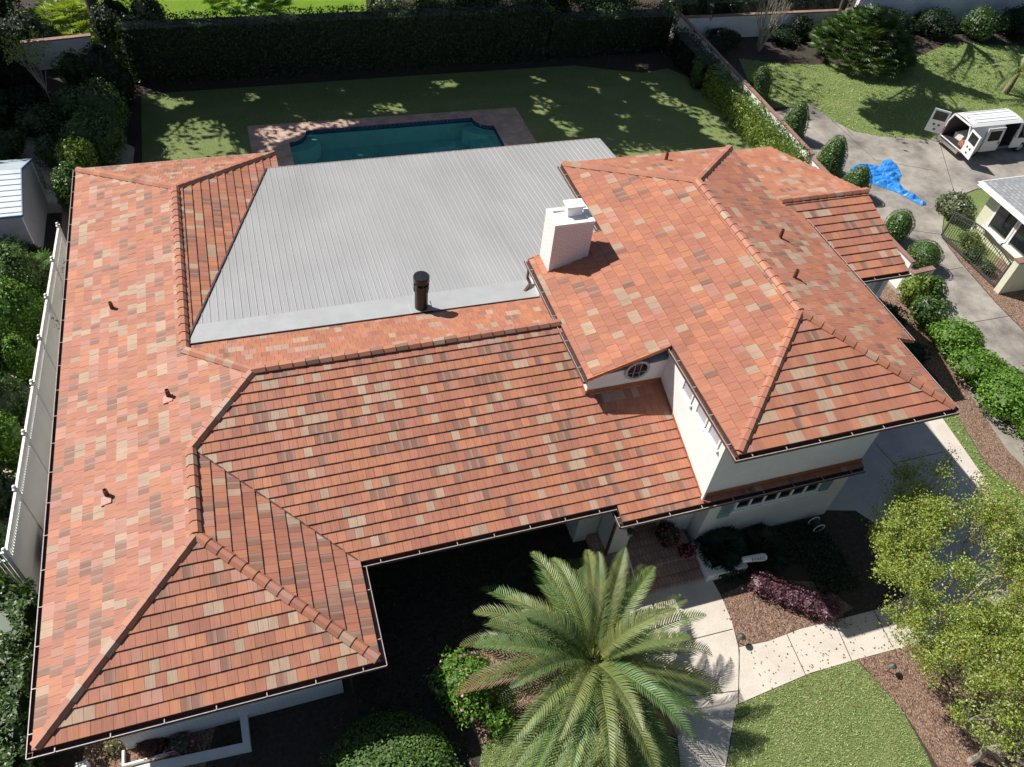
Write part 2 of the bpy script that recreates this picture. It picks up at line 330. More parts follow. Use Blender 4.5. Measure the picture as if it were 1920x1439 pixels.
# ------------------------------------------------------------------ foliage
def leaf_arrays(P, Nn, size, asp=.5, fold=.12):
    """P centres, Nn facing vectors, size lengths -> vertices of one folded diamond leaf each"""
    n = len(P); r = rng.normal(size=(n, 3)); Nn = Nn / (np.linalg.norm(Nn, axis=1, keepdims=True) + 1e-9)
    t = r - (r * Nn).sum(1, keepdims=True) * Nn; t /= np.linalg.norm(t, axis=1, keepdims=True) + 1e-9
    b = np.cross(Nn, t); s = size.reshape(-1, 1)
    return np.stack([P - t * s * .5, P + b * s * asp * .5 + Nn * s * fold, P + t * s * .5, P - b * s * asp * .5 + Nn * s * fold], 1)
def foliage(name, P, Nn, size, cols, mat, parent=None, asp=.5, extra=None, loc=None):
    V = leaf_arrays(P, Nn, size, asp).reshape(-1, 3); n = len(P)
    me = bpy.data.meshes.new(name); ev = np.zeros((0, 3)); ef = []; ec = []
    if extra: ev = np.array(extra.v); ef = extra.f; ec = extra.c
    nv = 4 * n + len(ev); loops = np.concatenate([np.arange(4 * n), np.array([i + 4 * n for f in ef for i in f], dtype=int)]).astype(np.int32)
    starts = list(np.arange(n) * 4); k = 4 * n
    for f in ef: starts.append(k); k += len(f)
    me.vertices.add(nv); me.vertices.foreach_set('co', np.concatenate([V, ev.reshape(-1, 3)]).astype(np.float32).ravel())
    me.loops.add(len(loops)); me.loops.foreach_set('vertex_index', loops)
    me.polygons.add(n + len(ef)); me.polygons.foreach_set('loop_start', np.array(starts, dtype=np.int32))
    me.update(calc_edges=True); me.materials.append(mat)
    a = me.attributes.new('col', 'FLOAT_VECTOR', 'FACE')
    cc = np.concatenate([cols, np.array(ec).reshape(-1, 3)]) if ef else cols
    a.data.foreach_set('vector', cc.astype(np.float32).ravel()); me.validate()
    o = bpy.data.objects.new(name, me); COL.objects.link(o)
    if parent is not None: o.parent = parent
    if loc: o.location = loc
    return o
PAL = {  # leaf albedos: (dark, mid, light)
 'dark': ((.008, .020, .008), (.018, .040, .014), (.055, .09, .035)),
 'mid': ((.030, .065, .014), (.060, .115, .025), (.11, .19, .05)),
 'bright': ((.06, .13, .015), (.12, .24, .03), (.22, .36, .06)),
 'yellow': ((.14, .19, .025), (.27, .35, .06), (.42, .49, .13)),
 'ivy': ((.09, .14, .02), (.19, .27, .045), (.34, .40, .10)),
 'box': ((.04, .085, .016), (.09, .165, .035), (.17, .26, .08)),
 'purple': ((.08, .03, .045), (.16, .065, .09), (.28, .15, .18)),
 'red': ((.10, .03, .02), (.16, .06, .04), (.22, .10, .06)),
 'grey': ((.08, .10, .05), (.16, .19, .10), (.28, .31, .19)),
 'dry': ((.10, .09, .04), (.20, .18, .08), (.30, .28, .14)),
 'palm': ((.06, .10, .025), (.14, .21, .06), (.27, .33, .10))}
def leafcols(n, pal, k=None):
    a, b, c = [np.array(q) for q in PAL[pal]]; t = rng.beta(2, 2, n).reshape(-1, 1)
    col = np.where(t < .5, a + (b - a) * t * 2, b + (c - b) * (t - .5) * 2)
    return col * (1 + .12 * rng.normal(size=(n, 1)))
def blob_mesh(mb, c, r, col, seed=0, n=10, amp=.12):
    rr = random.Random(seed); ph = [rr.random() * 6 for _ in range(4)]
    def f(i, j):
        th = PI * i / n; p = 2 * PI * j / (2 * n); k = 1 + amp * (math.sin(3 * p + ph[0]) * math.sin(2 * th + ph[1]) + .6 * math.sin(5 * p + ph[2]))
        return (c[0] + r[0] * k * math.sin(th) * math.cos(p), c[1] + r[1] * k * math.sin(th) * math.sin(p), c[2] + r[2] * k * math.cos(th))
    for i in range(n):
        for j in range(2 * n): mb.face([f(i, j), f(i + 1, j), f(i + 1, j + 1), f(i, j + 1)], 0, col)
def lobes_foliage(lobes, dens, size, jitter=.12, sprig=.5):
    """points on a union of ellipsoids, none deep inside another"""
    Ps, Ns = [], []
    for c, r in lobes:
        c = np.array(c, float); r = np.array(r, float); area = 4 * PI * ((r[0] * r[1]) ** 1.6 + (r[0] * r[2]) ** 1.6 + (r[1] * r[2]) ** 1.6) ** (1 / 1.6) / 3 ** (1 / 1.6)
        n = int(area * dens); d = rng.normal(size=(n, 3)); d /= np.linalg.norm(d, axis=1, keepdims=True)
        P = c + d * r * (1 - np.abs(rng.normal(size=(n, 1))) * jitter + .04 * rng.random((n, 1))); Ps.append(P); Ns.append(d / r * r.mean())
    P = np.concatenate(Ps); Nn = np.concatenate(Ns); keep = np.ones(len(P), bool)
    for c, r in lobes: keep &= (((P - np.array(c)) / np.array(r)) ** 2).sum(1) > .55
    keep &= P[:, 2] > .02
    P, Nn = P[keep], Nn[keep]; m = rng.random(len(P)) < sprig; ctr = np.array([0, 0, lobes[0][0][2]]); ph = P * 5.3; wv = (np.sin(ph[:, 0] + 1) * np.sin(ph[:, 1] + 2) * np.sin(ph[:, 2])) > .25
    m &= wv; P[m] = ctr + (P[m] - ctr) * rng.uniform(1.04, 1.24, (m.sum(), 1)); P = P[P[:, 2] > .02] if False else P
    return P, Nn + rng.normal(size=P.shape) * .55 + np.array([0, 0, .25])
def shrub(x, y, r, h, label, cat='shrub', pal='mid', leaf=.13, dens=70, name='shrub', group=None, nl=7, mat='leaf', flowers=None, top=None, seed=None, z=0., spiky=False):
    rr = random.Random(seed if seed is not None else int((x * 31 + y * 17) * 100)); t = thing(name, label, cat, (x, y, z), 0, group)
    lobes = [((0, 0, h * .5), (r * .8, r * .8, h * .5))]
    for i in range(nl):
        a = 2 * PI * i / nl + rr.random(); d = r * (.35 + .3 * rr.random()); q = .32 + .22 * rr.random()
        lobes.append(((d * math.cos(a), d * math.sin(a), h * (.3 + .42 * rr.random())), (r * q, r * q, h * (.2 + .16 * rr.random()))))
    P, Nn = lobes_foliage(lobes, dens, leaf); size = leaf * (.7 + .6 * rng.random(len(P))); cols = leafcols(len(P), pal)
    k = rng.random(len(lobes)) * .3 + .85
    core = MB()
    for i, (c, q) in enumerate(lobes[:4]): blob_mesh(core, c, [u * .8 for u in q], PAL[pal][0], i, 7)
    foliage('foliage', P, Nn, size, cols, M[mat], t, extra=core, asp=.3 if spiky else .5)
    if flowers is not None:
        m = len(P); idx = rng.choice(m, min(m, flowers[1]), replace=False); Q = P[idx] + Nn[idx] / (np.linalg.norm(Nn[idx], axis=1, keepdims=True)) * .05
        foliage('blossom', Q, Nn[idx], np.full(len(Q), flowers[2] if len(flowers) > 2 else .12), np.tile(flowers[0], (len(Q), 1)) * (1 + .15 * rng.normal(size=(len(Q), 1))), M['leaf'], t, asp=.9)
    s = MB(); s.tube([(0, 0, 0), (0, 0, h * .45)], [.06, .03], 6); s.build('stem', M['bark'], t)
    return t
def hedge(name, label, x0, y0, x1, y1, h, pal, leaf=.14, dens=60, wav=.12, mat='leaf', cat='hedge', topf=None):
    """clipped hedge filling the box x0..x1, y0..y1"""
    cx, cy = (x0 + x1) / 2, (y0 + y1) / 2; t = thing(name, label, cat, (cx, cy, 0)); lx, ly = (x1 - x0) / 2, (y1 - y0) / 2
    Ps, Ns = [], []
    for n_, area, fn in (((0, 0, 1), 4 * lx * ly, lambda n: np.stack([rng.uniform(-lx, lx, n), rng.uniform(-ly, ly, n), np.full(n, h)], 1)),
                       ((0, -1, 0), 2 * lx * h, lambda n: np.stack([rng.uniform(-lx, lx, n), np.full(n, -ly), rng.uniform(0, h, n)], 1)),
                       ((0, 1, 0), 2 * lx * h, lambda n: np.stack([rng.uniform(-lx, lx, n), np.full(n, ly), rng.uniform(0, h, n)], 1)),
                       ((-1, 0, 0), 2 * ly * h, lambda n: np.stack([np.full(n, -lx), rng.uniform(-ly, ly, n), rng.uniform(0, h, n)], 1)),
                       ((1, 0, 0), 2 * ly * h, lambda n: np.stack([np.full(n, lx), rng.uniform(-ly, ly, n), rng.uniform(0, h, n)], 1))):
        n = int(area * dens); P = fn(n); nn = np.tile(np.array(n_, float), (n, 1))
        wv = wav * (np.sin(P[:, 0] * 1.9 + cy) * np.sin(P[:, 1] * 2.3 + 1) + .7 * np.sin(P[:, 0] * 4.7 + P[:, 2] * 3.9 + P[:, 1] * 4.1)) - np.abs(rng.normal(size=n)) * .07
        P = P + nn * wv[:, None]; Ps.append(P); Ns.append(nn)
    P = np.concatenate(Ps); Nn = np.concatenate(Ns) + rng.normal(size=P.shape) * .5 + np.array([0, 0, .2])
    core = MB(); i = .28; core.box((-lx + i, -ly + i, 0), (lx - i, ly - i, h - i), 0, PAL[pal][0])
    cc = leafcols(len(P), pal); tp_ = (P[:, 2] > h - .25) & (rng.random(len(P)) < .4); cc[tp_] = leafcols(int(tp_.sum()), 'mid'); P[tp_, 2] += rng.random(int(tp_.sum())) * .16  # some top leaves recoloured mid green: light on the hedge top put into colour
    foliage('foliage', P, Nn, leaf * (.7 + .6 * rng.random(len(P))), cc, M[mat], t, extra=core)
    return t
def branchy(mb, p, d, L, r, depth, tips, rr, spread=.6, lift=.15, mids=None):
    q = p; n = 3; rad = r; pts = [p]; rads = [r]
    for i in range(n):
        d = (d + Vector((rr.uniform(-1, 1), rr.uniform(-1, 1), rr.uniform(-.4, 1) * lift * 3)) * .16).normalized(); q = q + d * L / n; rad *= .86; pts.append(q); rads.append(rad)
    mb.tube(pts, rads, 7 if r > .08 else 5, cap=False)
    if mids is not None: mids += pts[1:]
    if depth == 0: tips.append((q, d)); return
    for i in range(rr.choice((2, 3)) if depth < 3 else 4):
        a = rr.uniform(0, 2 * PI); s = Vector((math.cos(a), math.sin(a), rr.uniform(-.2, .6))).normalized()
        branchy(mb, q, (d + s * spread * rr.uniform(.7, 1.4) + Vector((0, 0, lift))).normalized(), L * rr.uniform(.6, .85), rad * .7, depth - 1, tips, rr, spread, lift, mids)
def frond(mb, base, az, el, L, droop, nl=34, ll=.45, lw=.035, col=None, vee=.5, rr=random, rach=.03):
    """a feather frond: curved midrib with leaflets both sides"""
    p = Vector(base); pts = []; n = 14; e = el
    for i in range(n + 1):
        pts.append(p.copy()); p = p + Vector((math.cos(az) * math.cos(e), math.sin(az) * math.cos(e), math.sin(e))) * L / n; e -= droop / n * (.5 + i / n)
    c0 = col or (.24, .26, .10)
    mb.tube(pts, [rach * (1 - .8 * i / n) for i in range(n + 1)], 4, 0, (min(1, c0[0] * 1.3), c0[1] * 1.15, c0[2] * .8))
    side = Vector((-math.sin(az), math.cos(az), 0))
    for k in range(nl):
        t = .1 + .9 * k / (nl - 1); f = t * n; i = min(int(f), n - 1); q = pts[i].lerp(pts[i + 1], f - i); d = (pts[i + 1] - pts[i]).normalized(); up = side.cross(d).normalized() * -1
        if up.z < 0: up = -up
        l = ll * (math.sin(PI * min(1, t * .82 + .17)) ** .6) * (.9 + .2 * rr.random())
        for s in (-1, 1):
            dv = (d * .9 + side * s * 1. + up * vee * (.8 + .4 * rr.random())).normalized(); mid = q + dv * l * .55; tip = q + dv * l - Vector((0, 0, l * .12)) + d * l * .15
            wv = d * lw * .5; v = .85 + .3 * rr.random(); cc = tuple(x * v for x in c0)
            if rr.random() < .08: cc = (cc[0] * 1.35, cc[1] * 1.1, cc[2] * .7)
            mb.face([q - wv, q + wv, mid + wv * 1.2, mid - wv * 1.2], 0, cc); mb.face([mid - wv * 1.2, mid + wv * 1.2, tip], 0, cc)

# ================================================================== SETTING
POOL = (10.85, 31.2, 24.35, 37.35)
def rect(x0, y0, x1, y1): return [(x0, y0), (x1, y0), (x1, y1), (x0, y1)]
hole = rect(10.3, 30.8, 24.9, 37.9)
sheet('ground', rect(-90, -70, 200, 180), 0, M['soil'], [hole])
sheet('rear_lawn', [(2.2, 22), (41.3, 22), (41.3, 27), (41.6, 40.6), (40.2, 42.2), (38, 41.8), (35.5, 42.6), (33, 43.6), (20, 43.6), (2.2, 43.4)], .004, M['grass'], [hole])
sheet('far_lawn', [(3, 46), (15, 46.4), (19, 50), (23, 60), (20, 66), (12, 60), (7, 63), (0, 66), (-4, 58), (-3, 50)], .004, M['grass2'])
sheet('side_lawn', [G(*p) for p in ((1425, 205), (1385, 110), (1440, 118), (1520, 122), (1700, 118), (1780, 80), (1850, 84), (1960, 92), (2100, 130), (1960, 210), (1900, 240), (1840, 262), (1740, 262), (1650, 257), (1600, 247), (1560, 226), (1520, 197))], .004, M['grass'])
sheet('side_driveway', [(42.6, 38), (44.2, 36.8), G(1440, 212), G(1520, 196), G(1560, 225), G(1600, 247), G(1650, 256), G(1740, 262), G(1840, 262), G(1900, 240), G(1980, 235), G(2060, 300), G(1990, 345), G(1900, 352), G(1832, 354), G(1795, 368), G(1770, 400), G(1765, 445), G(1800, 492), G(1870, 572), G(1930, 632), G(2030, 740), (41.5, -6), (40.5, 4), (42.0, 12), (42.6, 26)], .008, M['drive'])
sheet('front_driveway', [(29.3, 3.4), (29.3, 24), (38.2, 24), (38.2, 9), (37.9, 6.5), (37.25, 2.9), G(1860, 962), G(1925, 1075), G(1990, 1190), G(1925, 1260), G(1790, 1190), G(1760, 1090), G(1700, 1020), G(1604, 958), (29.5, 3.3)], .008, M['pad'])
sheet('kerb_strip', [(37.95, 9), (37.7, 6.5), (37.05, 2.9), G(1854, 966), G(1916, 1080), G(1980, 1190), G(2008, 1180), G(1942, 1068), G(1876, 955), (38.2, 2.9), (38.6, 6.4), (38.75, 9)], .012, M['walk'])
sheet('grass_strip', [(38.78, 9), (38.62, 6.4), (38.25, 3.4), G(1868, 940), G(1905, 990), G(1960, 1060), G(2020, 1020), G(1940, 950), G(1850, 872), G(1795, 782), (40.2, 8)], .004, M['grass'])
sheet('hedge_bed', [(40.2, 9), G(1795, 780), G(1850, 870), G(1940, 948), G(2020, 1015), G(2080, 960), G(1960, 800), G(1900, 690), (42.4, 12), (42.4, 17), (38.5, 17)], .002, M['mulch'])
walk = [(1160, 1052), (1325, 1070), (1352, 1118), (1372, 1165), (1384, 1214), (1387, 1262), (1381, 1318), (1370, 1380), (1358, 1450), (1345, 1540), (1262, 1540), (1276, 1440), (1270, 1380), (1240, 1310), (1190, 1250), (1120, 1190), (1110, 1110)]
sheet('front_walk', [G(*p) for p in walk], .010, M['walk'])
sheet('sidewalk', [G(*p) for p in ((1386, 1214), (1440, 1203), (1500, 1180), (1560, 1165), (1650, 1142), (1740, 1098), (1880, 1030), (1960, 1080), (1850, 1160), (1700, 1212), (1610, 1236), (1520, 1262), (1440, 1296), (1380, 1322), (1387, 1262))], .013, M['walk'])
sheet('front_lawn', [G(*p) for p in ((1381, 1324), (1440, 1298), (1520, 1264), (1606, 1238), (1640, 1275), (1690, 1330), (1740, 1420), (1790, 1560), (1350, 1560), (1361, 1450), (1372, 1380))], .006, M['grass'])
sheet('lower_lawn', [G(*p) for p in ((905, 1400), (960, 1350), (1100, 1345), (1210, 1360), (1270, 1420), (1276, 1560), (880, 1560))], .006, M['grass'])
sheet('front_bed', [G(*p) for p in ((1352, 1116), (1420, 1085), (1530, 1092), (1600, 1140), (1560, 1164), (1500, 1179), (1440, 1202), (1386, 1213), (1373, 1164))], .005, M['mulch'])
sheet('palm_bed', [G(*p) for p in ((850, 1240), (900, 1180), (1000, 1120), (1100, 1100), (1190, 1180), (1268, 1300), (1255, 1420), (1100, 1340), (980, 1345), (905, 1395), (860, 1330))], .004, M['mulch'])
sheet('corner_bed', [G(*p) for p in ((1608, 1237), (1700, 1213), (1850, 1162), (1980, 1120), (2100, 1500), (1830, 1560), (1760, 1440), (1692, 1330), (1642, 1275))], .003, M['mulch'])
sheet('left_bed', [(-.2, -.6), (.25, 1.6), (1.6, 1.7), (4.2, .9), (3.6, -.9), (-.2, -1.6)], .004, M['mulch'])
sheet('left_yard', [(-9, 4), (-2.1, 4), (-1.3, 27), (-9, 25)], .004, M['sand'])
sheet('garden_bed', [(-7, 31.5), (-2, 31), (1.5, 32), (1.8, 37), (-.5, 39.5), (-6, 39)], .004, M['sand'])
sheet('side_path', [(-1.5, 18), (.9, 18), (.9, 33), (-2, 33)], .010, M['paver'])
sheet('gate_bed', [G(*p) for p in ((1768, 447), (1802, 492), (1872, 572), (1932, 632), (2000, 590), (1960, 470), (1900, 400))], .003, M['mulch'])
sheet('gate_lawn', [G(*p) for p in ((1767, 443), (1771, 402), (1796, 370), (1833, 356), (1920, 352), (1960, 420), (1890, 470), (1850, 500), (1810, 490))], .006, M['grass'])
def joint(a, b, w_=.03, z=.0175):
    a, b = Vector(G(*a)), Vector(G(*b)); d = (b - a).normalized(); n = Vector((-d.y, d.x)) * w_ / 2; sheet('paving_joint', [tuple(a - n), tuple(b - n), tuple(b + n), tuple(a + n)], z, M['soil'])
for a_, b_ in (((1268, 1207), (1374, 1180)), ((1290, 1306), (1384, 1296)), ((1475, 1190), (1511, 1268)), ((1563, 1163), (1597, 1240)), ((1638, 1146), (1674, 1215)), ((1386, 1218), (1384, 1320))): joint(a_, b_)
for a_, b_ in (((1776, 507), (1806, 502)), ((1813, 607), (1898, 592)), ((1690, 430), (1762, 440)), ((1560, 226), (1640, 300)), ((1640, 300), (1760, 322)), ((1760, 262), (1792, 372)), ((1600, 255), (1578, 232))): joint(a_, b_, .035, .012)
for a_, b_ in (((1640, 832), (1710, 905)), ((1710, 905), (1790, 985)), ((1672, 870), (1768, 848))): joint(a_, b_, .03, .012)
# the pool: basin walls and floor, paving with a notched opening, water
def notched(x0, y0, x1, y1, r, n=8):
    A = [PI / 2 * i / n for i in range(n + 1)]
    return [(x0, y0), (x1, y0), (x1, y1 - r - .15)] + [(x1 - r * math.sin(a), y1 - r * math.cos(a)) for a in A] + [(x1 - r - .15, y1), (x0 + r + .15, y1)] + [(x0 + r * math.sin(a), y1 - r * math.cos(a)) for a in A[::-1]] + [(x0, y1 - r - .15)]
pl = notched(POOL[0], POOL[1], POOL[2], POOL[3], 1.2)
sheet('pool_paving', [(8.5, 29), (26.6, 29), (26.55, 38.2), (8.5, 38.45)], .03, M['deck'], [pl], thick=.03)
pool = thing('swimming_pool', 'long swimming pool with notched far corners and dark blue tile edge behind the metal roof', 'swimming pool', (17.6, 34, 0))
def off(p): return [(x - 17.6, y - 34) for x, y in p]
mb = MB(); q = off(pl)
for i in range(len(q)):
    a, b = q[i], q[(i + 1) % len(q)]; mb.face([(a[0], a[1], -1.5), (b[0], b[1], -1.5), (b[0], b[1], -.32), (a[0], a[1], -.32)])
    a2, b2 = q[i], q[(i + 1) % len(q)]
mb.face([(-7.2, -3.2, -1.5), (7.2, -3.2, -1.5), (7.2, 3.6, -1.5), (-7.2, 3.6, -1.5)]); mb.build('basin', M['plaster'], pool)
mb = MB()
for i in range(len(q)):
    a, b = q[i], q[(i + 1) % len(q)]; mb.face([(a[0], a[1], -.32), (b[0], b[1], -.32), (b[0], b[1], .028), (a[0], a[1], .028)])
mb.build('waterline_tile', M['bluetile'], pool)
for k in range(3):
    mb = MB(); x1 = POOL[2] - 17.6 - .02; mb.box((x1 - .55 * (k + 1), -2.8, -1.5), (x1 - .55 * k, 2.1 - .05 * k, -.42 - .22 * k)); mb.build('step', M['poolstep'], pool)
for sx, nm in ((-1, 'corner_shelf'), (1, 'corner_shelf')):
    mb = MB(); cx = -6.75 if sx < 0 else 6.75; poly = [(cx, 2.2)] + [(cx - sx * 2.1 * math.sin(a) , 2.15 - 0 + (-2.1 + 2.1 * 1) + 1.2 - 2.1 * math.cos(a) * 1 + .9) for a in [PI / 2 * i / 7 for i in range(8)]]
    poly = [(cx - sx * (.0 + 2.0 * math.cos(PI / 2 * i / 7)), 2.0 - (1.3 - 1.3 * 0) * math.sin(PI / 2 * i / 7) + .9) for i in range(8)] + [(cx, 3.2)]
    if sx < 0: poly = poly[::-1]
    mb.prism(poly, -1.45, -.38, 0); mb.build(nm, M['poolstep'], pool)
sheet('pool_water', pl, -.16, M['water'])

# ================================================================== HOUSE
Ze, S1, S2, W = 3.9, .337, .341, 9.7
def pf(a, b, c): return lambda x, y: a + b * x + c * y
PL = pf(3.9, S1, 0); FW = pf(3.9, 0, S1); RW = pf(3.9 + S1 * W, -S1, 0); MF = pf(3.9 - S1 * 3.53, 0, S1); MR = pf(6.34 + S1 * 10.77, 0, -S1); RH = pf(3.9 + S1 * 28.8, 0, -S1)
TL = pf(7.49 - S2 * 22.32, S2, 0); TR = pf(7.49 + S2 * 31.42, -S2, 0); TF = pf(7.49 - S2 * 2.31, 0, S2); TB = pf(7.49 + S2 * 20.0, 0, -S2)
SF = pf(7.42 - .31 * 15.35, 0, .31); SB = pf(7.42 + .3 * 15.35, 0, -.3)
house = thing('house', 'large white brick house under a multi-coloured terracotta tile roof', 'house', (14, 12, 0))
HO = Vector((14, 12, 0))
def hb(mb, name, mat, parent=None, **k):
    mb.v = [(v[0] - HO.x, v[1] - HO.y, v[2]) for v in mb.v]; return mb.build(name, mat, parent or house, **k)
TILE = [((.418, .178, .104), 27), ((.375, .158, .104), 37), ((.395, .272, .192), 15), ((.250, .128, .092), 14), ((.41, .205, .153), 7)]
def tilecol(rr, weights=None):
    r = rr.random() * 100; i = 0
    for i, (c, wt) in enumerate(TILE):
        r -= wt if weights is None else weights[i]
        if r < 0: break
    c = TILE[i][0]; v = 1 + rr.gauss(0, .045); return tuple(q * v for q in c), (1. if i == 3 else 0.)
def clip(poly, region):
    """convex polygon region, counter-clockwise"""
    out = poly
    for i in range(len(region)):
        a, b = region[i], region[(i + 1) % len(region)]; inp, out = out, []
        if not inp: return []
        def side(p): return (b[0] - a[0]) * (p[1] - a[1]) - (b[1] - a[1]) * (p[0] - a[0])
        for j in range(len(inp)):
            p, q = inp[j], inp[(j + 1) % len(inp)]; sp, sq = side(p), side(q)
            if sp >= 0: out.append(p)
            if (sp > 0 and sq < 0) or (sp < 0 and sq > 0): t = sp / (sp - sq); out.append((p[0] + (q[0] - p[0]) * t, p[1] + (q[1] - p[1]) * t))
    return out
def ccw(p):
    a = sum(p[i][0] * p[(i + 1) % len(p)][1] - p[(i + 1) % len(p)][0] * p[i][1] for i in range(len(p))); return p if a > 0 else p[::-1]
def tiles(mb, zf, regions, org, e, n, seed, wt=.30, ex=.378, weights=None, under=None):
    """courses of separate overlapping tiles on the roof plane zf; e along the eave, n up the slope (plan)"""
    regs = [ccw(r) for r in regions]; allp = [p for r in regs for p in r]
    A = [(p[0] - org[0]) * e[0] + (p[1] - org[1]) * e[1] for p in allp]; D = [(p[0] - org[0]) * n[0] + (p[1] - org[1]) * n[1] for p in allp]
    for j in range(int(math.floor(min(D) / ex)) - 1, int(max(D) / ex) + 1):
        st = (j % 2) * .5 * wt; rr0 = random.Random(seed * 977 + j)
        run = 0
        for i in range(int((min(A)) / wt) - 2, int(max(A) / wt) + 2):
            rr = random.Random(seed * 100003 + j * 1009 + i); ii = i - 1 if rr.random() < .28 else i; rk = random.Random(seed * 77773 + j * 911 + ii); c, k = tilecol(rk, weights); g_ = 1 + rr.gauss(0, .03); c = tuple(q * g_ for q in c)
            a0 = i * wt + st + .004; a1 = a0 + wt - .008; d0, d1 = j * ex, (j + 1) * ex + .004
            lift = rr.uniform(-.004, .005)
            q = [(org[0] + e[0] * a + n[0] * d, org[1] + e[1] * a + n[1] * d) for a, d in ((a0, d0), (a1, d0), (a1, d1), (a0, d1))]; q = ccw(q)
            for r in regs:
                P = clip(q, r)
                if len(P) < 3: continue
                def top(x, y):
                    d = (x - org[0]) * n[0] + (y - org[1]) * n[1]; t = (d - d0) / ex; return zf(x, y) + .068 * (1 - t) + .018 * t + lift
                T = [(x, y, top(x, y)) for x, y in P]; B = [(x, y, zf(x, y)) for x, y in P]
                def uvf(x, y): return ((x - org[0]) * e[0] + (y - org[1]) * e[1], (x - org[0]) * n[0] + (y - org[1]) * n[1])
                U = [uvf(x, y) for x, y in P]; L = [((u - a0) / wt, (v - d0) / ex) for u, v in U]; U = [(u + seed * 3.3 + i * .37, v + j * .21) for u, v in U]
                mb.face(T, 0, c, k, U, L)
                for z in range(len(P)):
                    y = (z + 1) % len(P); mb.face([B[z], B[y], T[y], T[z]], 0, c, k, [U[z], U[y], U[y], U[z]], [L[z], L[y], L[y], L[z]])
    for r in regs: mb.prism(r, lambda x, y: zf(x, y) - .14, lambda x, y: zf(x, y) + .001, 1)
def ridge(mb, A, B, seed=0, wd=.17, ht=.10, L=.47, weights=(30, 45, 12, 5, 8)):
    A, B = Vector(A), Vector(B); d = (B - A); ln = d.length; d.normalize(); s = d.cross(Vector((0, 0, 1))).normalized(); u = s.cross(d).normalized(); n = max(1, round(ln / L)); rr = random.Random(seed)
    prof = [(-1.02, -.6), (-1, -.25), (-.42, .8), (.42, .8), (1, -.25), (1.02, -.6)]
    for i in range(n):
        c, k = tilecol(rr, weights); p0 = A + d * ln * i / n; p1 = A + d * (ln * (i + 1) / n + .03)
        def ring(p, k): return [p + s * a * wd * k + u * (b * ht * k + (k - 1) * .22) for a, b in prof]
        r0, r1 = ring(p0, 1.09), ring(p1, .98)
        for q in range(len(prof) - 1): mb.face([r0[q], r1[q], r1[q + 1], r0[q + 1]], 0, c)
        mb.face(r0, 0, c); mb.face(r1[::-1], 0, c)
def gutter(mb, A, B, o, drop=.0, sp=1.3):
    """open gutter along the eave A-B, o = outward plan direction; material 0 body, 1 lip and straps"""
    A, B, o = Vector(A), Vector(B), Vector((o[0], o[1], 0)); dz = Vector((0, 0, -.02 - drop)); d = (B - A).normalized(); A = A - d * 0.0
    def bar(o0, o1, z0, z1, m):
        p = [A + o * o0 + dz + Vector((0, 0, z0)), B + o * o0 + dz + Vector((0, 0, z0)), B + o * o1 + dz + Vector((0, 0, z0)), A + o * o1 + dz + Vector((0, 0, z0))]
        mb.hexa(p + [x + Vector((0, 0, z1 - z0)) for x in p], m)
    bar(.012, .17, -.145, -.135, 0); bar(.15, .168, -.134, -.022, 0); bar(.146, .170, -.021, -.004, 1); bar(.0, .011, -.20, -.03, 0)
    n = max(1, int((B - A).length / sp))
    for i in range(n):
        p = A + (B - A) * (i + .5) / n + dz; q = [p - d * .014, p + d * .014]
        mb.hexa([q[0] + Vector((0, 0, .001)), q[1] + Vector((0, 0, .001)), q[1] + o * .165 + Vector((0, 0, .001)), q[0] + o * .165 + Vector((0, 0, .001))] + [x + Vector((0, 0, .014)) for x in (q[0], q[1], q[1] + o * .165, q[0] + o * .165)], 1)
def P3(f, x, y, dz=0): return (x, y, f(x, y) + dz)

# --- left wing and main roof
mb = MB()
tiles(mb, PL, [[(0, 0), (4.85, 4.85), (4.85, 23.95), (0, 28.8)], [(4.85, 8.38), (7.24, 10.77), (4.85, 13.16)]], (0, 0), (0, 1), (1, 0), 1, weights=(14, 45, 11, 14, 16))
tiles(mb, FW, [[(0, 0), (9.7, 0), (4.85, 4.85)]], (0, 0), (1, 0), (0, 1), 2, ex=.40, weights=(27, 40, 13, 14, 3))
tiles(mb, RW, [[(9.7, 0), (9.7, 3.53), (4.85, 8.38), (4.85, 4.85)]], (9.7, 0), (0, 1), (-1, 0), 3, ex=.43, weights=(20, 46, 7, 26, 1))  # browner, fewer tan tiles: shade of this sun-averted slope partly put into colour
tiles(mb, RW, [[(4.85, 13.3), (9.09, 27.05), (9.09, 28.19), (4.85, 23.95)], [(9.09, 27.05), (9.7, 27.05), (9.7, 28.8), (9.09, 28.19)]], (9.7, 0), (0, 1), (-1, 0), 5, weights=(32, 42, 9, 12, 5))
tiles(mb, RH, [[(0, 28.8), (4.85, 23.95), (9.7, 28.8)]], (0, 28.8), (1, 0), (0, -1), 6)
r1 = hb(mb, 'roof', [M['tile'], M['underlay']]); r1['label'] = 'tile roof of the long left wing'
mb = MB()
tiles(mb, MF, [[(9.7, 3.53), (19.12, 3.53), (19.12, 10.77), (7.24, 10.77), (4.85, 8.38)], [(19.12, 2.89), (22.46, 2.89), (22.46, 7.78), (19.12, 7.78)], [(19.12, 7.78), (19.3, 7.78), (19.3, 10.77), (19.12, 10.77)], [(22.46, 2.89), (29.66, 2.89), (29.66, 3.12), (22.46, 3.12)]], (9.7, 3.53), (1, 0), (0, 1), 4, weights=(30, 40, 11, 15, 4))
tiles(mb, MR, [[(7.24, 10.77), (19.25, 10.77), (19.25, 13.22), (4.95, 13.42), (4.85, 13.16)]], (9.7, 13.5), (1, 0), (0, -1), 7, weights=(48, 34, 11, 3, 4))
r2 = hb(mb, 'roof', [M['tile'], M['underlay']]); r2['label'] = 'main tile roof sloping to the front yard'
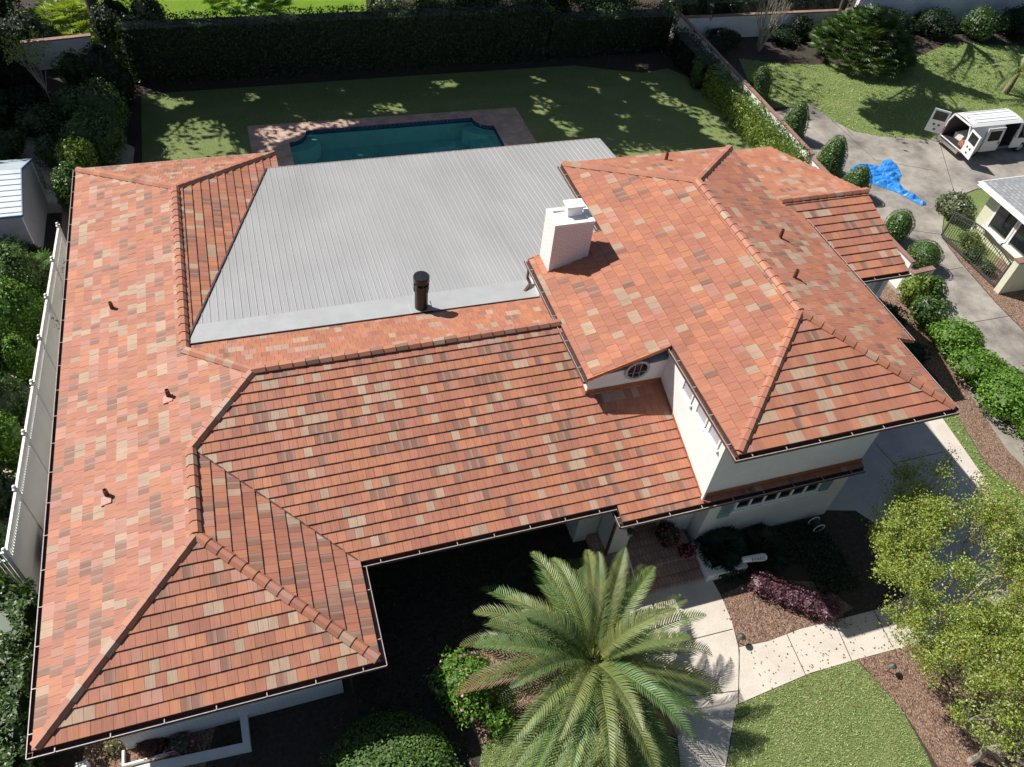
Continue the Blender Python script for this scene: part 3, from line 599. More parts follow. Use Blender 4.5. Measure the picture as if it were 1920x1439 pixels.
mb = MB(); mb.beam((9.66, 3.57, RW(9.66, 0) + .045), (4.95, 8.28, RW(4.95, 0) + .045), .05, .04); hb(mb, 'valley_flashing', M['bronze'], r2)
z1 = PL(4.85, 0) + .05; z2 = PL(7.24, 0) + .05
for nm, A, B, par, sd in (('hip', (0.08, .08, 4.0), (4.85, 4.85, z1), r1, 1), ('hip', (9.62, .08, 4.0), (4.85, 4.85, z1), r1, 2), ('ridge', (4.85, 4.85, z1 + .02), (4.85, 8.45, z1 + .02), r1, 3), ('hip', (4.8, 8.3, z1), (7.24, 10.77, z2), r2, 4),
                          ('ridge', (19.1, 10.77, z2 + .03), (7.2, 10.77, z2 + .03), r2, 5), ('hip', (4.8, 13.2, z1), (7.24, 10.77, z2), r2, 6), ('ridge', (4.85, 13.1, z1 + .02), (4.85, 23.95, z1 + .02), r1, 7), ('hip', (.08, 28.7, 4.0), (4.85, 23.95, z1), r1, 8), ('hip', (9.62, 28.7, 4.0), (4.85, 23.95, z1), r1, 9)):
    mb = MB(); ridge(mb, A, B, sd); hb(mb, 'ridge_cap', M['ridge'], par)
for A, B, o, par, dr in (((0, -.15, Ze), (0, 28.9, Ze), (-1, 0), r1, 0), ((-.15, 0, Ze), (9.85, 0, Ze), (0, -1), r1, .001), ((9.7, -.15, Ze), (9.7, 3.36, Ze), (1, 0), r1, .002), ((9.7, 3.53, Ze), (19.06, 3.53, Ze), (0, -1), r2, 0), ((19.12, 3.5, Ze - .1), (19.12, 2.76, Ze - .1), (-1, 0), r2, .1),
                       ((19.0, 2.89, MF(0, 2.89)), (29.7, 2.89, MF(0, 2.89)), (0, -1), r2, .0), ((0, 28.8, Ze), (9.7, 28.8, Ze), (0, 1), r1, .001)):
    mb = MB(); gutter(mb, A, B, o, dr); hb(mb, 'gutter', [M['bronze'], M['rim']], par)
# --- upper roof
mb = MB()
UW = (24, 56, 9, 7, 4)
tiles(mb, TL, [[(22.32, 2.31), (26.87, 6.86), (26.87, 15.41), (22.32, 19.96)], [(19.1, 7.62), (22.32, 7.62), (22.32, 14.75), (19.1, 14.75)]], (22.32, 2.31), (0, 1), (1, 0), 11, weights=UW, ex=.43, wt=.345)
tiles(mb, TF, [[(22.32, 2.31), (31.42, 2.31), (26.87, 6.86)]], (22.32, 2.31), (1, 0), (0, 1), 12, weights=(28, 48, 14, 6, 4), ex=.42, wt=.33)
tiles(mb, TR, [[(31.42, 2.31), (31.42, 19.96), (26.87, 15.41), (26.87, 6.86)], [(31.42, 6.06), (32.45, 6.06), (32.45, 14.35), (31.42, 15.3)]], (31.42, 2.31), (0, 1), (-1, 0), 13, weights=(16, 56, 12, 10, 6), ex=.43, wt=.345)  # browner mix than the sunward slope: some of its shade is in the colours
tiles(mb, TB, [[(22.32, 19.96), (26.87, 15.41), (31.42, 19.96)]], (22.32, 20.0), (1, 0), (0, -1), 14, weights=UW, wt=.345, ex=.42)
r3 = hb(mb, 'roof', [M['tile'], M['underlay']]); r3['label'] = 'highest tile roof with the chimney at its left eave'
z3 = TL(26.87, 0) + .05
for A, B, sd in (((22.4, 2.39, 7.58), (26.87, 6.86, z3), 11), ((31.34, 2.39, 7.58), (26.87, 6.86, z3), 12), ((26.87, 6.86, z3 + .02), (26.87, 15.41, z3 + .02), 13), ((22.4, 19.88, 7.58), (26.87, 15.41, z3), 14), ((31.34, 19.88, 7.58), (26.87, 15.41, z3), 15)):
    mb = MB(); ridge(mb, A, B, sd, weights=(30, 60, 5, 0, 5)); hb(mb, 'ridge_cap', M['ridge'], r3)
zj = TL(19.1, 0)
for A, B, o, dr in (((22.32, 2.16, 7.49), (22.32, 7.5, 7.49), (-1, 0), 0), ((19.1, 7.55, zj), (19.1, 14.85, zj), (-1, 0), 0), ((22.32, 14.9, 7.49), (22.32, 19.96, 7.49), (-1, 0), 0), ((22.16, 2.31, 7.49), (31.5, 2.31, 7.49), (0, -1), .002), ((31.42, 2.31, 7.49), (31.42, 6.0, 7.49), (1, 0), 0), ((32.45, 6.06, TR(32.45, 0)), (32.45, 14.3, TR(32.45, 0)), (1, 0), 0)):
    mb = MB(); gutter(mb, A, B, o, dr); hb(mb, 'gutter', [M['bronze'], M['rim']], r3)
for A_, B_ in ((P3(TL, 19.1, 7.6, -.03), P3(TL, 22.3, 7.6, -.03)), (P3(TL, 19.1, 14.78, -.03), P3(TL, 22.3, 14.78, -.03)), (P3(TR, 31.42, 6.03, -.03), P3(TR, 32.45, 6.03, -.03))):
    mb = MB(); mb.beam(A_, B_, .035, .16); hb(mb, 'bargeboard', M['copper'], r3)
# --- side wing roof
mb = MB()
tiles(mb, SF, [[(31.45, 10.9), (36.5, 10.9), (36.5, 15.35), (31.45, 15.35)]], (36.5, 10.9), (1, 0), (0, 1), 21, weights=(24, 58, 5, 10, 3), wt=.36, ex=.42)
tiles(mb, SB, [[(31.2, 15.35), (36.5, 15.35), (36.5, 23.05), (31.2, 23.05)]], (36.5, 23.05), (1, 0), (0, -1), 22, weights=(50, 24, 14, 4, 8), wt=.345, ex=.42)
r4 = hb(mb, 'roof', [M['tile'], M['underlay']]); r4['label'] = 'gabled tile roof of the right side wing'
mb = MB(); ridge(mb, (36.5, 15.35, 7.5), (31.7, 15.35, 7.5), 31); hb(mb, 'ridge_cap', M['ridge'], r4)
mb = MB(); gutter(mb, (32.5, 10.9, SF(0, 10.9)), (36.6, 10.9, SF(0, 10.9)), (0, -1)); hb(mb, 'gutter', [M['bronze'], M['rim']], r4)
mb = MB(); gutter(mb, (31.4, 23.05, SB(0, 23.05)), (36.6, 23.05, SB(0, 23.05)), (0, 1)); hb(mb, 'gutter', [M['bronze'], M['rim']], r4)

# --- metal roof
MZ = lambda x, y: 6.905 - .1035 * y
mb = MB()
prof = [(0, 0), (.02, .022), (.036, .022), (.045, 0), (.16, 0), (.17, .004), (.18, .004), (.19, 0)]
per = .305; x = 5.2
while x < 27.5:
    for i in range(len(prof)):
        xa, ha = prof[i]; xb, hb_ = prof[i + 1] if i + 1 < len(prof) else (per, 0); xa += x; xb += x
        def y1(xx): return min(27.1, 13.53 + (xx - 4.92) * 3.235 - .12)
        y0 = 14.45
        if y1(xa) > y0: mb.face([(xa, y0, MZ(0, y0) + ha + .012), (xb, y0, MZ(0, y0) + hb_ + .012), (xb, y1(xb), MZ(0, y1(xb)) + hb_ + .012), (xa, y1(xa), MZ(0, y1(xa)) + ha + .012)])
    x += per
mb.hexa([(X, Y, MZ(0, Y) + Z) for Z in (.0, .034) for X, Y in ((19.0, 14.5), (19.14, 14.5), (19.14, 27.1), (19.0, 27.1))]); mroof = hb(mb, 'metal_roof', M['sheet']); mroof['label'] = 'low ribbed grey metal roof between the tiled wings'
mb = MB(); mb.prism(ccw([(4.98, 13.50), (19.2, 13.30), (19.6, 14.6), (5.5, 14.62), (5.32, 14.62)]), lambda x, y: MZ(x, y) - .03, lambda x, y: MZ(x, y) + .035); hb(mb, 'flashing', M['flash'], mroof)
mb = MB(); mb.prism(ccw([(5.05, 13.9), (9.1, 27.1), (27.6, 27.1), (27.6, 14.0)]), lambda x, y: MZ(x, y) - .12, lambda x, y: MZ(x, y) - .004); hb(mb, 'deck', M['flash'], mroof)
mb = MB(); mb.beam((9.1, 27.12, MZ(0, 27.1) - .03), (27.6, 27.12, MZ(0, 27.1) - .03), .03, .12); hb(mb, 'edge_trim', M['rim'], mroof)
mb = MB(); mb.beam((4.93, 13.6, RW(4.93, 0) + .045), (9.06, 27.0, RW(9.06, 0) + .045), .07, .05); hb(mb, 'valley_flashing', M['bronze'], mroof)
# flue on the flashing strip
fl = thing('flue', 'x', 'x'); bpy.data.objects.remove(fl)
def part_at(name, mb, mats, parent, loc):
    o = mb.build(name, mats, parent); o.location = (loc[0] - HO.x, loc[1] - HO.y, loc[2]); return o
fb = (14.12, 13.66, MZ(0, 13.66))
mb = MB(); mb.box((-.42, -.30, -.10), (.42, .42, .09)); base = part_at('flue_base', mb, M['flash'], mroof, fb)
mb = MB(); mb.box((-.421, -.315, -.10), (.43, -.301, .07)); part_at('flue_base_edge', mb, M['underlay'], mroof, fb)
mb = MB(); mb.lathe([(.27, .08), (.27, 1.05), (.30, 1.06), (.31, 1.35), (.30, 1.36), (.25, 1.37), (.25, 1.50), (.33, 1.51), (.33, 1.72), (.31, 1.76), (0, 1.77)], n=28)
for k in range(8): a = 2 * PI * k / 8; mb.box((.30 * math.cos(a) - .02, .30 * math.sin(a) - .02, 1.0), (.30 * math.cos(a) + .02, .30 * math.sin(a) + .02, 1.55))
part_at('flue_pipe', mb, M['blackmetal'], mroof, fb)
# vent pipes
for (u, v, f, par, h) in ((211, 580, (3.9, S1, 0), r1, .38), (317, 745, (3.9, S1, 0), r1, .40), (202, 931, (3.9, S1, 0), r1, .38), (1248, 302, (7.49 + S2 * 20, 0, -S2), r3, .42), (1462, 447, (7.49 + S2 * 31.42, -S2, 0), r3, .45), (1489, 522, (7.49 + S2 * 31.42, -S2, 0), r3, .42)):
    p = at(u, v, P=f); mb = MB(); mb.lathe([(.085, -.02), (.075, h), (.055, h), (.055, h - .1)], n=14); part_at('vent_pipe', mb, M['pipe'], par, p)
# paler flashing tiles around the three pipes on the left slope
for (u, v) in ((317, 750), (202, 940)):
    p = at(u, v, P=(3.9, S1, 0)); mb = MB(); a = math.atan(S1)
    mb.hexa([(-.20, -.17, -.06), (.14, -.17, .05), (.14, .18, .05), (-.20, .18, -.06)] + [(-.20, -.17, .012), (.14, -.17, .125), (.14, .18, .125), (-.20, .18, .012)], 0, (.42, .22, .17)); part_at('pipe_flashing', mb, M['ridge'], r1, (p[0], p[1], p[2] + .01))

# --- walls
def wall(poly, zb, zt, mat='wbrick', name='wall'):
    mb = MB(); mb.prism(ccw(poly), zb, zt); return hb(mb, name, M[mat])
under = lambda f, d=.15: (lambda x, y: f(x, y) - d)
wall([(1.5, .9), (8.45, .9), (8.45, 8), (1.5, 8)], 0, lambda x, y: min(PL(x, y), RW(x, y), FW(x, y)) - .2)
wall([(.9, 8), (8.45, 8), (8.45, 27.9), (.9, 27.9)], 0, lambda x, y: min(PL(x, y), RW(x, y)) - .22 if y < 27 else 3.7)
wall([(8.46, 7.0), (18.2, 7.0), (18.2, 13), (8.46, 13)], 0, 4.7)
wall([(18.35, 4.5), (19.3, 4.5), (19.3, 6.9), (18.35, 6.9)], 0, 3.9)
wall([(19.36, 3.45), (20.15, 3.45), (20.15, 6), (19.36, 6)], .0, 3.6)
wall([(20.15, 5.2), (21.9, 5.2), (21.9, 6), (20.15, 6)], .3, 4.0)
wall([(21.9, 3.75), (23.1, 3.75), (23.1, 6), (21.9, 6)], .3, 3.7)
wall([(23.1, 3.1), (29.56, 3.1), (29.56, 3.6), (23.1, 3.6)], 0, 3.55)
wall([(23.1, 3.62), (29.56, 3.62), (29.56, 14.5), (23.1, 14.5)], 0, 7.2, 'wbrick')
wall([(25.6, 14.61), (29.56, 14.61), (29.56, 19), (25.6, 19)], 0, 3.9, 'wbrick')
wall([(22.46, 3.12), (29.56, 3.12), (29.56, 3.61), (22.46, 3.61)], 3.64, 7.36, 'white')
wall([(22.46, 3.62), (23.09, 3.62), (23.09, 7.74), (22.46, 7.74)], 3.9, 7.36, 'white')
wall([(19.25, 7.75), (29.5, 7.75), (29.5, 14.6), (19.25, 14.6)], 3.9, lambda x, y: TL(x, y) - .2 if x < 22 else 7.3, 'white')
wall([(25.6, 14.61), (29.5, 14.61), (29.5, 19.4), (25.6, 19.4)], 3.91, 7.3, 'white')
wall([(9, 14), (27, 14), (27, 26.6), (9, 26.6)], 0, lambda x, y: MZ(x, y) - .2, 'white')
wall([(31.0, 11.6), (36.0, 11.6), (36.0, 15.35), (31.0, 15.35)], 0, lambda x, y: SF(x, y) - .2, 'white')
wall([(31.0, 15.35), (36.0, 15.35), (36.0, 22.5), (31.0, 22.5)], 0, lambda x, y: SB(x, y) - .2, 'white')
# copper apron flashings where walls meet the tile
def apron(pts, h=.22, t=.03, name='wall_flashing', mat='copper'):
    mb = MB()
    for a, b in zip(pts, pts[1:]): mb.beam(a, b, t, h)
    return hb(mb, name, M[mat], r2)
apron([(22.44, 3.09, MF(0, 3.09) + .13), (29.6, 3.09, MF(0, 3.09) + .13)], .26)
apron([(22.435, 3.09, MF(0, 3.09) + .08), (22.435, 7.73, MF(0, 7.73) + .08)], .12)
apron([(19.2, 7.73, MF(0, 7.73) + .13), (22.42, 7.73, MF(0, 7.73) + .13)], .26)
apron([(19.235, 7.75, MF(0, 7.75) + .07), (19.235, 10.7, MF(0, 10.7) + .07)], .10)
apron([(19.235, 10.85, MR(0, 10.85) + .07), (19.235, 13.2, MR(0, 13.2) + .07)], .10)
# stepped top edge of the side flashings (painted)
# --- windows
def window(name, o, ux, w_, h_, nx, ny, fr='white', depth=.05, sill=True, label=None, fw=.05, pane='glass'):
    """o = lower left corner on the wall, ux = plan direction along the wall; outward is ux turned clockwise"""
    ux = Vector((ux[0], ux[1], 0)); out = Vector((ux.y, -ux.x, 0)); o = Vector(o)
    def bx(mb, a0, a1, z0, z1, d0, d1): 
        p = [o + ux * a0 + out * d0 + Vector((0, 0, z0)), o + ux * a1 + out * d0 + Vector((0, 0, z0)), o + ux * a1 + out * d1 + Vector((0, 0, z0)), o + ux * a0 + out * d1 + Vector((0, 0, z0))]
        mb.hexa(p + [q + Vector((0, 0, z1 - z0)) for q in p])
    mb = MB(); bx(mb, 0, w_, 0, h_, .004, .012); win = hb(mb, name, M[pane])
    if label: win['label'] = label
    mb = MB(); t = fw
    for i in range(nx + 1): a = (w_ - t) * i / nx; bx(mb, a, a + t, 0, h_, .013, depth)
    for j in range(ny + 1): b = (h_ - t) * j / ny; bx(mb, 0, w_, b, b + t, .013, depth - .004)
    hb(mb, 'frame', M[fr], win)
    if sill: mb = MB(); bx(mb, -.08, w_ + .08, -.09, -.002, .005, depth + .06); hb(mb, 'sill', M['white'], win)
    return win
window('window', (24.25, 3.098, 2.32), (1, 0), 3.9, 1.15, 6, 1, fw=.09, label='row of six dark panes below the lower eave')
for x in (23.65, 28.22):
    mb = MB(); mb.box((x, 3.05, 1.95 if x < 25 else 2.2), (x + .52, 3.098, 3.45))
    for k in range(14): mb.box((x + .05, 3.035, 2.25 + k * .08), (x + .47, 3.049, 2.28 + k * .08))
    hb(mb, 'shutter', M['teal'])
window('window', (2.6, .898, 1.3), (1, 0), 1.6, 1.6, 2, 2); window('window', (5.6, .898, 1.3), (1, 0), 1.6, 1.6, 2, 2)
for y in (6.35, 5.2, 4.2): window('window', (22.458, y, 6.42), (0, -1), .8, .7, 1, 1, depth=.05, fw=.06, pane='lav')
# round window in the short front gable
cw = Vector((21.22, 7.745, 6.30)); mb = MB(); n = 32; r0, r1_ = .40, .50
for k in range(n):
    a, b = 2 * PI * k / n, 2 * PI * (k + 1) / n
    def rp(r, t, d): return (cw.x + r * math.cos(t) * 1.05, cw.y - d, cw.z + r * math.sin(t))
    mb.face([rp(r0, a, .07), rp(r0, b, .07), rp(r1_, b, .07), rp(r1_, a, .07)]); mb.face([rp(r1_, a, .07), rp(r1_, b, .07), rp(r1_, b, 0), rp(r1_, a, 0)]); mb.face([rp(r0, b, .07), rp(r0, a, .07), rp(r0, a, .0), rp(r0, b, .0)])
rw = MB()
for k in range(n): a, b = 2 * PI * k / n, 2 * PI * (k + 1) / n; rw.face([(cw.x, cw.y - .012, cw.z), rp(r0, a, .012), rp(r0, b, .012)])
rwin = hb(rw, 'round_window', M['glass']); rwin['label'] = 'round window under the raking eave'
hb(mb, 'frame', M['lav'], rwin)
mb = MB(); mb.box((cw.x - .14, cw.y - .04, cw.z - .38), (cw.x - .115, cw.y - .016, cw.z + .38)); mb.box((cw.x + .12, cw.y - .04, cw.z - .38), (cw.x + .145, cw.y - .016, cw.z + .38)); mb.box((cw.x - .4, cw.y - .045, cw.z - .14), (cw.x + .4, cw.y - .041, cw.z - .115)); hb(mb, 'glazing_bar', M['rim'], rwin)
# front door in the porch recess
mb = MB(); mb.box((20.25, 5.13, .42), (21.8, 5.19, 2.9)); door = hb(mb, 'door', M['blackmetal'])
mb = MB(); mb.box((21.6, 5.08, 1.4), (21.66, 5.125, 1.62)); hb(mb, 'handle', M['chrome'], door)
# --- chimney
mb = MB(); cx0, cx1, cy0, cy1, ct = 19.58, 21.30, 13.62, 14.74, 8.9
mb.box((cx0, cy0, 5.6), (cx1, cy1, ct)); chim = hb(mb, 'chimney', M['chimbrick'], r3)
mb = MB()
for a, b in (((cx0 - .02, cy0 - .02, ct + .002), (cx1 + .02, cy0 + .16, ct + .09)), ((cx0 - .02, cy1 - .16, ct + .002), (cx1 + .02, cy1 + .02, ct + .09)), ((cx0 - .02, cy0 + .16, ct + .002), (cx0 + .2, cy1 - .16, ct + .09)), ((cx1 - .2, cy0 + .16, ct + .002), (cx1 + .02, cy1 - .16, ct + .09))): mb.box(a, b)
hb(mb, 'crown', M['white'], chim)
mb = MB(); mb.box((20.3, 14.18, ct + .01), (20.95, 14.5, ct + .42)); mb.box((20.22, 14.1, ct + .422), (21.03, 14.66, ct + .50)); hb(mb, 'chimney_pot', M['white'], chim)
mb = MB(); mb.box((cx0 - .05, cy0 - .03, 6.42), (cx1 + .03, cy0 - .002, 6.62)); hb(mb, 'chimney_flashing', M['copper'], chim)
# --- downspouts
def spout(pts, parent=None, m='bronze'):
    mb = MB()
    for a, b in zip(pts, pts[1:]): mb.beam(a, b, .11, .08)
    hb(mb, 'downspout', M[m], parent)
spout([(18.98, 14.35, 6.2), (18.98, 14.35, 5.75), (19.05, 14.1, 5.62), (18.7, 13.8, 5.50)])
spout([(19.27, 3.42, 3.6), (19.27, 3.42, .1)]); spout([(8.75, .72, 3.7), (8.75, .72, .1)]); spout([(22.3, 2.98, 7.3), (22.38, 3.0, 3.9)], m='white')
# utility bracket rails under the upper front eave
mb = MB(); mb.beam((23.2, 2.9, 6.95), (28.2, 2.9, 6.95), .06, .06); hb(mb, 'conduit', M['lav'])
for x in (23.4, 28.0):
    mb = MB(); mb.box((x, 2.85, 6.75), (x + .14, 3.11, 6.9)); mb.tube([(x + .07, 2.86, 6.74), (x - .05, 2.75, 6.6)], [.05, .07], 8); hb(mb, 'floodlight', M['iron'])
# --- porch
mb = MB(); mb.box((18.9, 2.95, 0), (22.9, 5.18, .40)); hb(mb, 'porch_floor', M['stepbrick'])
for k, (y0, z) in enumerate(((2.95, .401), (2.5, .27), (2.05, .14))):
    mb = MB(); mb.box((19.2, y0 - .45, 0), (22.9, y0 - .001, z)); hb(mb, 'porch_step', M['stepbrick'])
mb = MB(); mb.box((18.3, 1.6, 0), (19.19, 3.7, .12)); hb(mb, 'porch_side_pad', M['stepbrick'])
mb = MB(); mb.prism(ccw([(22.92, 1.45), (24.7, 1.45), (24.7, 1.75), (23.25, 1.75), (23.25, 3.0), (22.92, 3.0)]), 0, .5); hb(mb, 'planter_wall', M['white'])
mb = MB(); mb.tube([(19.75, 3.1, .4), (19.75, 3.1, 1.35), (19.75, 2.8, 1.38), (19.75, 1.75, 1.05), (19.75, 1.45, .95), (19.75, 1.4, .75)], .028, 8); mb.tube([(19.75, 1.75, 1.05), (19.75, 1.75, .1)], .022, 8); mb.tube([(19.75, 2.4, 1.25), (19.75, 2.4, .2)], .018, 8); hb(mb, 'handrail', M['white'])
for xx in (36.2,):
    for yy in (11.15, 11.15):
        pass
mb = MB(); mb.box((34.4, 11.0, 0), (34.75, 11.3, 5.85)); mb.box((35.4, 11.0, 0), (35.7, 11.3, 5.85)); hb(mb, 'porch_post', M['white'])
# wall lantern beside the entrance
ln = thing('wall_lantern', 'black curled iron bracket lantern on the white pier left of the brick steps', 'lantern', (19.95, 3.72, 2.05))
mb = MB(); mb.tube([(0, 0, .35), (0, -.25, .5), (0, -.42, .42), (0, -.45, .25)], .018, 6); mb.tube([(0, 0, .1), (0, -.15, .0), (0, -.3, .1), (0, -.28, .25), (0, -.18, .28)], .014, 6); mb.build('bracket', M['blackmetal'], ln)
mb = MB(); mb.lathe([(.05, .22), (.13, .12), (.11, -.12), (.05, -.15), (0, -.15)], 0, -.45, 8); mb.build('lamp_glass', M['rim'], ln)
mb = MB(); mb.lathe([(.0, .32), (.06, .25), (.16, .13), (.16, .11)], 0, -.45, 8); mb.build('lamp_cap', M['blackmetal'], ln)

# ================================================================== GARDEN WALLS, FENCES
def tthing(name, label, cat, parts, group=None):
    """parts: list of (name, MB in world coordinates, materials); the thing's base is the first part's first vertex on the ground"""
    vs = [v for _, mb, _ in parts for v in mb.v]; cx = sum(v[0] for v in vs) / len(vs); cy = sum(v[1] for v in vs) / len(vs); cz = min(v[2] for v in vs)
    t = thing(name, label, cat, (cx, cy, cz), 0, group)
    for nm, mb, mats in parts:
        mb.v = [(v[0] - cx, v[1] - cy, v[2] - cz) for v in mb.v]; mb.build(nm, mats, t)
    return t
def capped_wall(name, label, A, B, h, t=.3, mat='wbrick', cap='cap', ch=.09):
    A, B = Vector((*A, 0)), Vector((*B, 0)); d = (B - A).normalized(); s = Vector((-d.y, d.x, 0)); a = MB(); b = MB()
    def bx(mb, w_, z0, z1, e):
        p = [A - d * e - s * w_, B + d * e - s * w_, B + d * e + s * w_, A - d * e + s * w_]; mb.hexa([q + Vector((0, 0, z0)) for q in p] + [q + Vector((0, 0, z1)) for q in p])
    bx(a, t / 2, 0, h, 0); bx(b, t / 2 + .035, h + .001, h + ch, .04)
    return tthing(name, label, 'wall', [('body', a, M[mat]), ('coping', b, M[cap])])
capped_wall('garden_wall', 'long wall with a brick coping behind the ivy hedge along the side driveway', (42.55, 26.2), (42.95, 47.5), 2.1, .2, 'white')
capped_wall('garden_wall', 'low brick-capped wall stub beside the last clipped bushes', (42.4, 15.1), (43.9, 15.2), 1.5, .25, 'white')
capped_wall('garden_wall', 'narrow brick-capped wall running past the side wing', (42.5, 15.5), (42.53, 26.0), 1.9, .2, 'white')
capped_wall('garden_wall', 'tall white wall behind the bare crape myrtle', (43.1, 46.75), (60.3, 46.6), 1.8, .3, 'farbrick')
capped_wall('garden_wall', 'tallest white brick wall at the back of the side lawn', (60.6, 47.6), (95, 45.4), 3.6, .4, 'farbrick')
capped_wall('garden_wall', 'short bluish wall with brick coping in the dark back garden corner', (-4.6, 47.6), (-.5, 48.2), 1.85, .3, 'white')
# picket-topped vinyl fence along the left side
f0, f1 = Vector((-1.62, 7.4, 0)), Vector((-.93, 25.5, 0)); fd = (f1 - f0).normalized(); fs = Vector((fd.y, -fd.x, 0)); FL = (f1 - f0).length
fence = thing('privacy_fence', 'tall white vinyl fence with picket top between the long tiled wing and the neighbouring shrubs', 'fence', tuple(f0), 0)
npan = 7; pl_ = FL / npan
def fb_(mb, a0, a1, z0, z1, t, o=0.):
    p = [f0 * 0 + fd * a0 - fs * t + fs * o, fd * a1 - fs * t + fs * o, fd * a1 + fs * t + fs * o, fd * a0 + fs * t + fs * o]; mb.hexa([q + Vector((0, 0, z0)) for q in p] + [q + Vector((0, 0, z1)) for q in p])
for i in range(npan):
    mb = MB(); a, b = i * pl_ + .075, (i + 1) * pl_ - .075
    fb_(mb, a, b, .08, 2.42, .022); fb_(mb, a, b, 2.421, 2.50, .045); fb_(mb, a, b, 2.93, 3.0, .045); fb_(mb, a, b, .02, .10, .046)
    k = a + .05
    while k < b - .05: fb_(mb, k, k + .05, 2.50, 2.93, .02); k += .12
    mb.build('panel', M['vinyl'], fence)
for i in range(npan + 1):
    mb = MB(); p = fd * i * pl_; mb.box((p.x - .07, p.y - .07, 0), (p.x + .07, p.y + .07, 3.04)); mb.box((p.x - .085, p.y - .085, 3.041), (p.x + .085, p.y + .085, 3.07))
    mb.lathe([(.03, 3.07), (.04, 3.10), (.065, 3.13), (.075, 3.17), (.05, 3.22), (0, 3.24)], p.x, p.y, 12); mb.build('post', M['vinyl'], fence)
mb = MB()
for z in (2.45, 2.93, .05): mb.box((-3.5, -.04, z), (-.08, .04, z + .07))
for k in range(24): mb.box((-3.4 + k * .14, -.02, .1), (-3.35 + k * .14, .02, 2.93))
mb.build('return_panel', M['vinyl'], fence)
# grey pipe rail at the path end and the slatted box
rl = MB(); rl.beam((-2.8, 24.6, 1.5), (-.9, 24.6, 1.5), .08, .08); rl.beam((-.9, 24.6, 1.5), (-.9, 22, 1.5), .10, .10); rl.beam((-.9, 24.6, 0), (-.9, 24.6, 1.5), .1, .1); rl.beam((-2.8, 24.6, .8), (-.9, 24.6, .8), .05, .05)
tthing('gate_frame', 'small pale metal gate frame across the brick side path', 'gate', [('rail', rl, M['lav'])])
bxm = MB(); bxm.box((-1.1, 8.4, 0), (-.4, 9.9, .75)); lid = MB(); lid.box((-1.15, 8.35, .751), (-.35, 9.95, .82))
for k in range(9): bxm.box((-.399, 8.45 + k * .16, .05), (-.38, 8.55 + k * .16, .7))
tthing('storage_box', 'brown slatted box on the ground between the white fence and the long roof', 'box', [('crate', bxm, M['terracotta']), ('lid', lid, M['bronze'])])

# shed
sx0, sx1, yb, yp_, yf = -7.2, -2.68, 32.15, 29.5, 26.75; zb_, zp_, zf_ = 2.72, 3.75, 2.95
sb = MB(); sb.hexa([(sx0, yf + .05, 0), (sx1, yf + .05, 0), (sx1, yp_, 0), (sx0, yp_, 0), (sx0, yf + .05, zf_ - .05), (sx1, yf + .05, zf_ - .05), (sx1, yp_, zp_ - .05), (sx0, yp_, zp_ - .05)])
sb.hexa([(sx0, yp_, 0), (sx1, yp_, 0), (sx1, yb - .05, 0), (sx0, yb - .05, 0), (sx0, yp_, zp_ - .05), (sx1, yp_, zp_ - .05), (sx1, yb - .05, zb_ - .05), (sx0, yb - .05, zb_ - .05)])
srf = MB()
def slab(mb, y0, z0, y1, z1, x0, x1, t=.04): mb.hexa([(x0, y0, z0), (x1, y0, z0), (x1, y1, z1), (x0, y1, z1), (x0, y0, z0 + t), (x1, y0, z0 + t), (x1, y1, z1 + t), (x0, y1, z1 + t)])
slab(srf, yf, zf_, yp_ - .001, zp_, sx0, sx1 + .08); slab(srf, yp_ + .001, zp_, yb, zb_, sx0, sx1 + .08)
for k in range(8): y = yf + .2 + k * .33; z = zf_ + (zp_ - zf_) * (y - yf) / (yp_ - yf); srf.beam((sx0, y, z + .05), (sx1 + .06, y, z + .05), .05, .02)
tr = MB(); tr.beam((sx1 + .1, yf, zf_ + .01), (sx1 + .1, yp_, zp_ + .01), .05, .12); tr.beam((sx1 + .1, yp_, zp_ + .01), (sx1 + .1, yb, zb_ + .01), .05, .12); tr.beam((sx0, yf - .03, zf_), (sx1 + .1, yf - .03, zf_), .05, .12)
cb = MB(); cb.box((sx1 + .001, yb - .15, 0), (sx1 + .03, yb - .05, zb_ - .1)); cb.box((sx1 + .001, yf + .05, 0), (sx1 + .03, yf + .15, zf_ - .1))
tthing('shed', 'grey garden shed with pale blue panel roof beside the back corner of the long wing', 'shed', [('wall', sb, M['lav']), ('roof', srf, plain('shed_panel', (.50, .56, .62), .35, .1, noise=(2, .12))), ('roof_trim', tr, M['blueedge']), ('corner_trim', cb, M['white'])])
tb = MB(); tb.prism([(-.28, -.3), (.28, -.3), (.28, .3), (-.28, .3)], 0, .95); tb.v = [(v[0] * (1 + .2 * v[2]), v[1] * (1 + .2 * v[2]), v[2]) for v in tb.v]
li = MB(); li.hexa([(-.36, -.42, .96), (.36, -.42, .96), (.36, .38, .96), (-.36, .38, .96), (-.33, -.38, 1.03), (.33, -.38, 1.03), (.33, .36, 1.09), (-.33, .36, 1.09)])
bn = thing('wheelie_bin', 'dark wheeled bin with blue lid beside the shed', 'bin', (-1.6, 31.4, 0), .2); tb.build('bin_body', plain('bin_green', (.07, .09, .06), .6), bn); li.build('lid', plain('bin_lid', (.06, .09, .20), .35), bn)
wl = MB()
for s in (-1, 1): wl.tube([(s * .3, .36, .1), (s * .36, .36, .1)], .1, 12)
wl.build('wheel', M['tread'], bn)
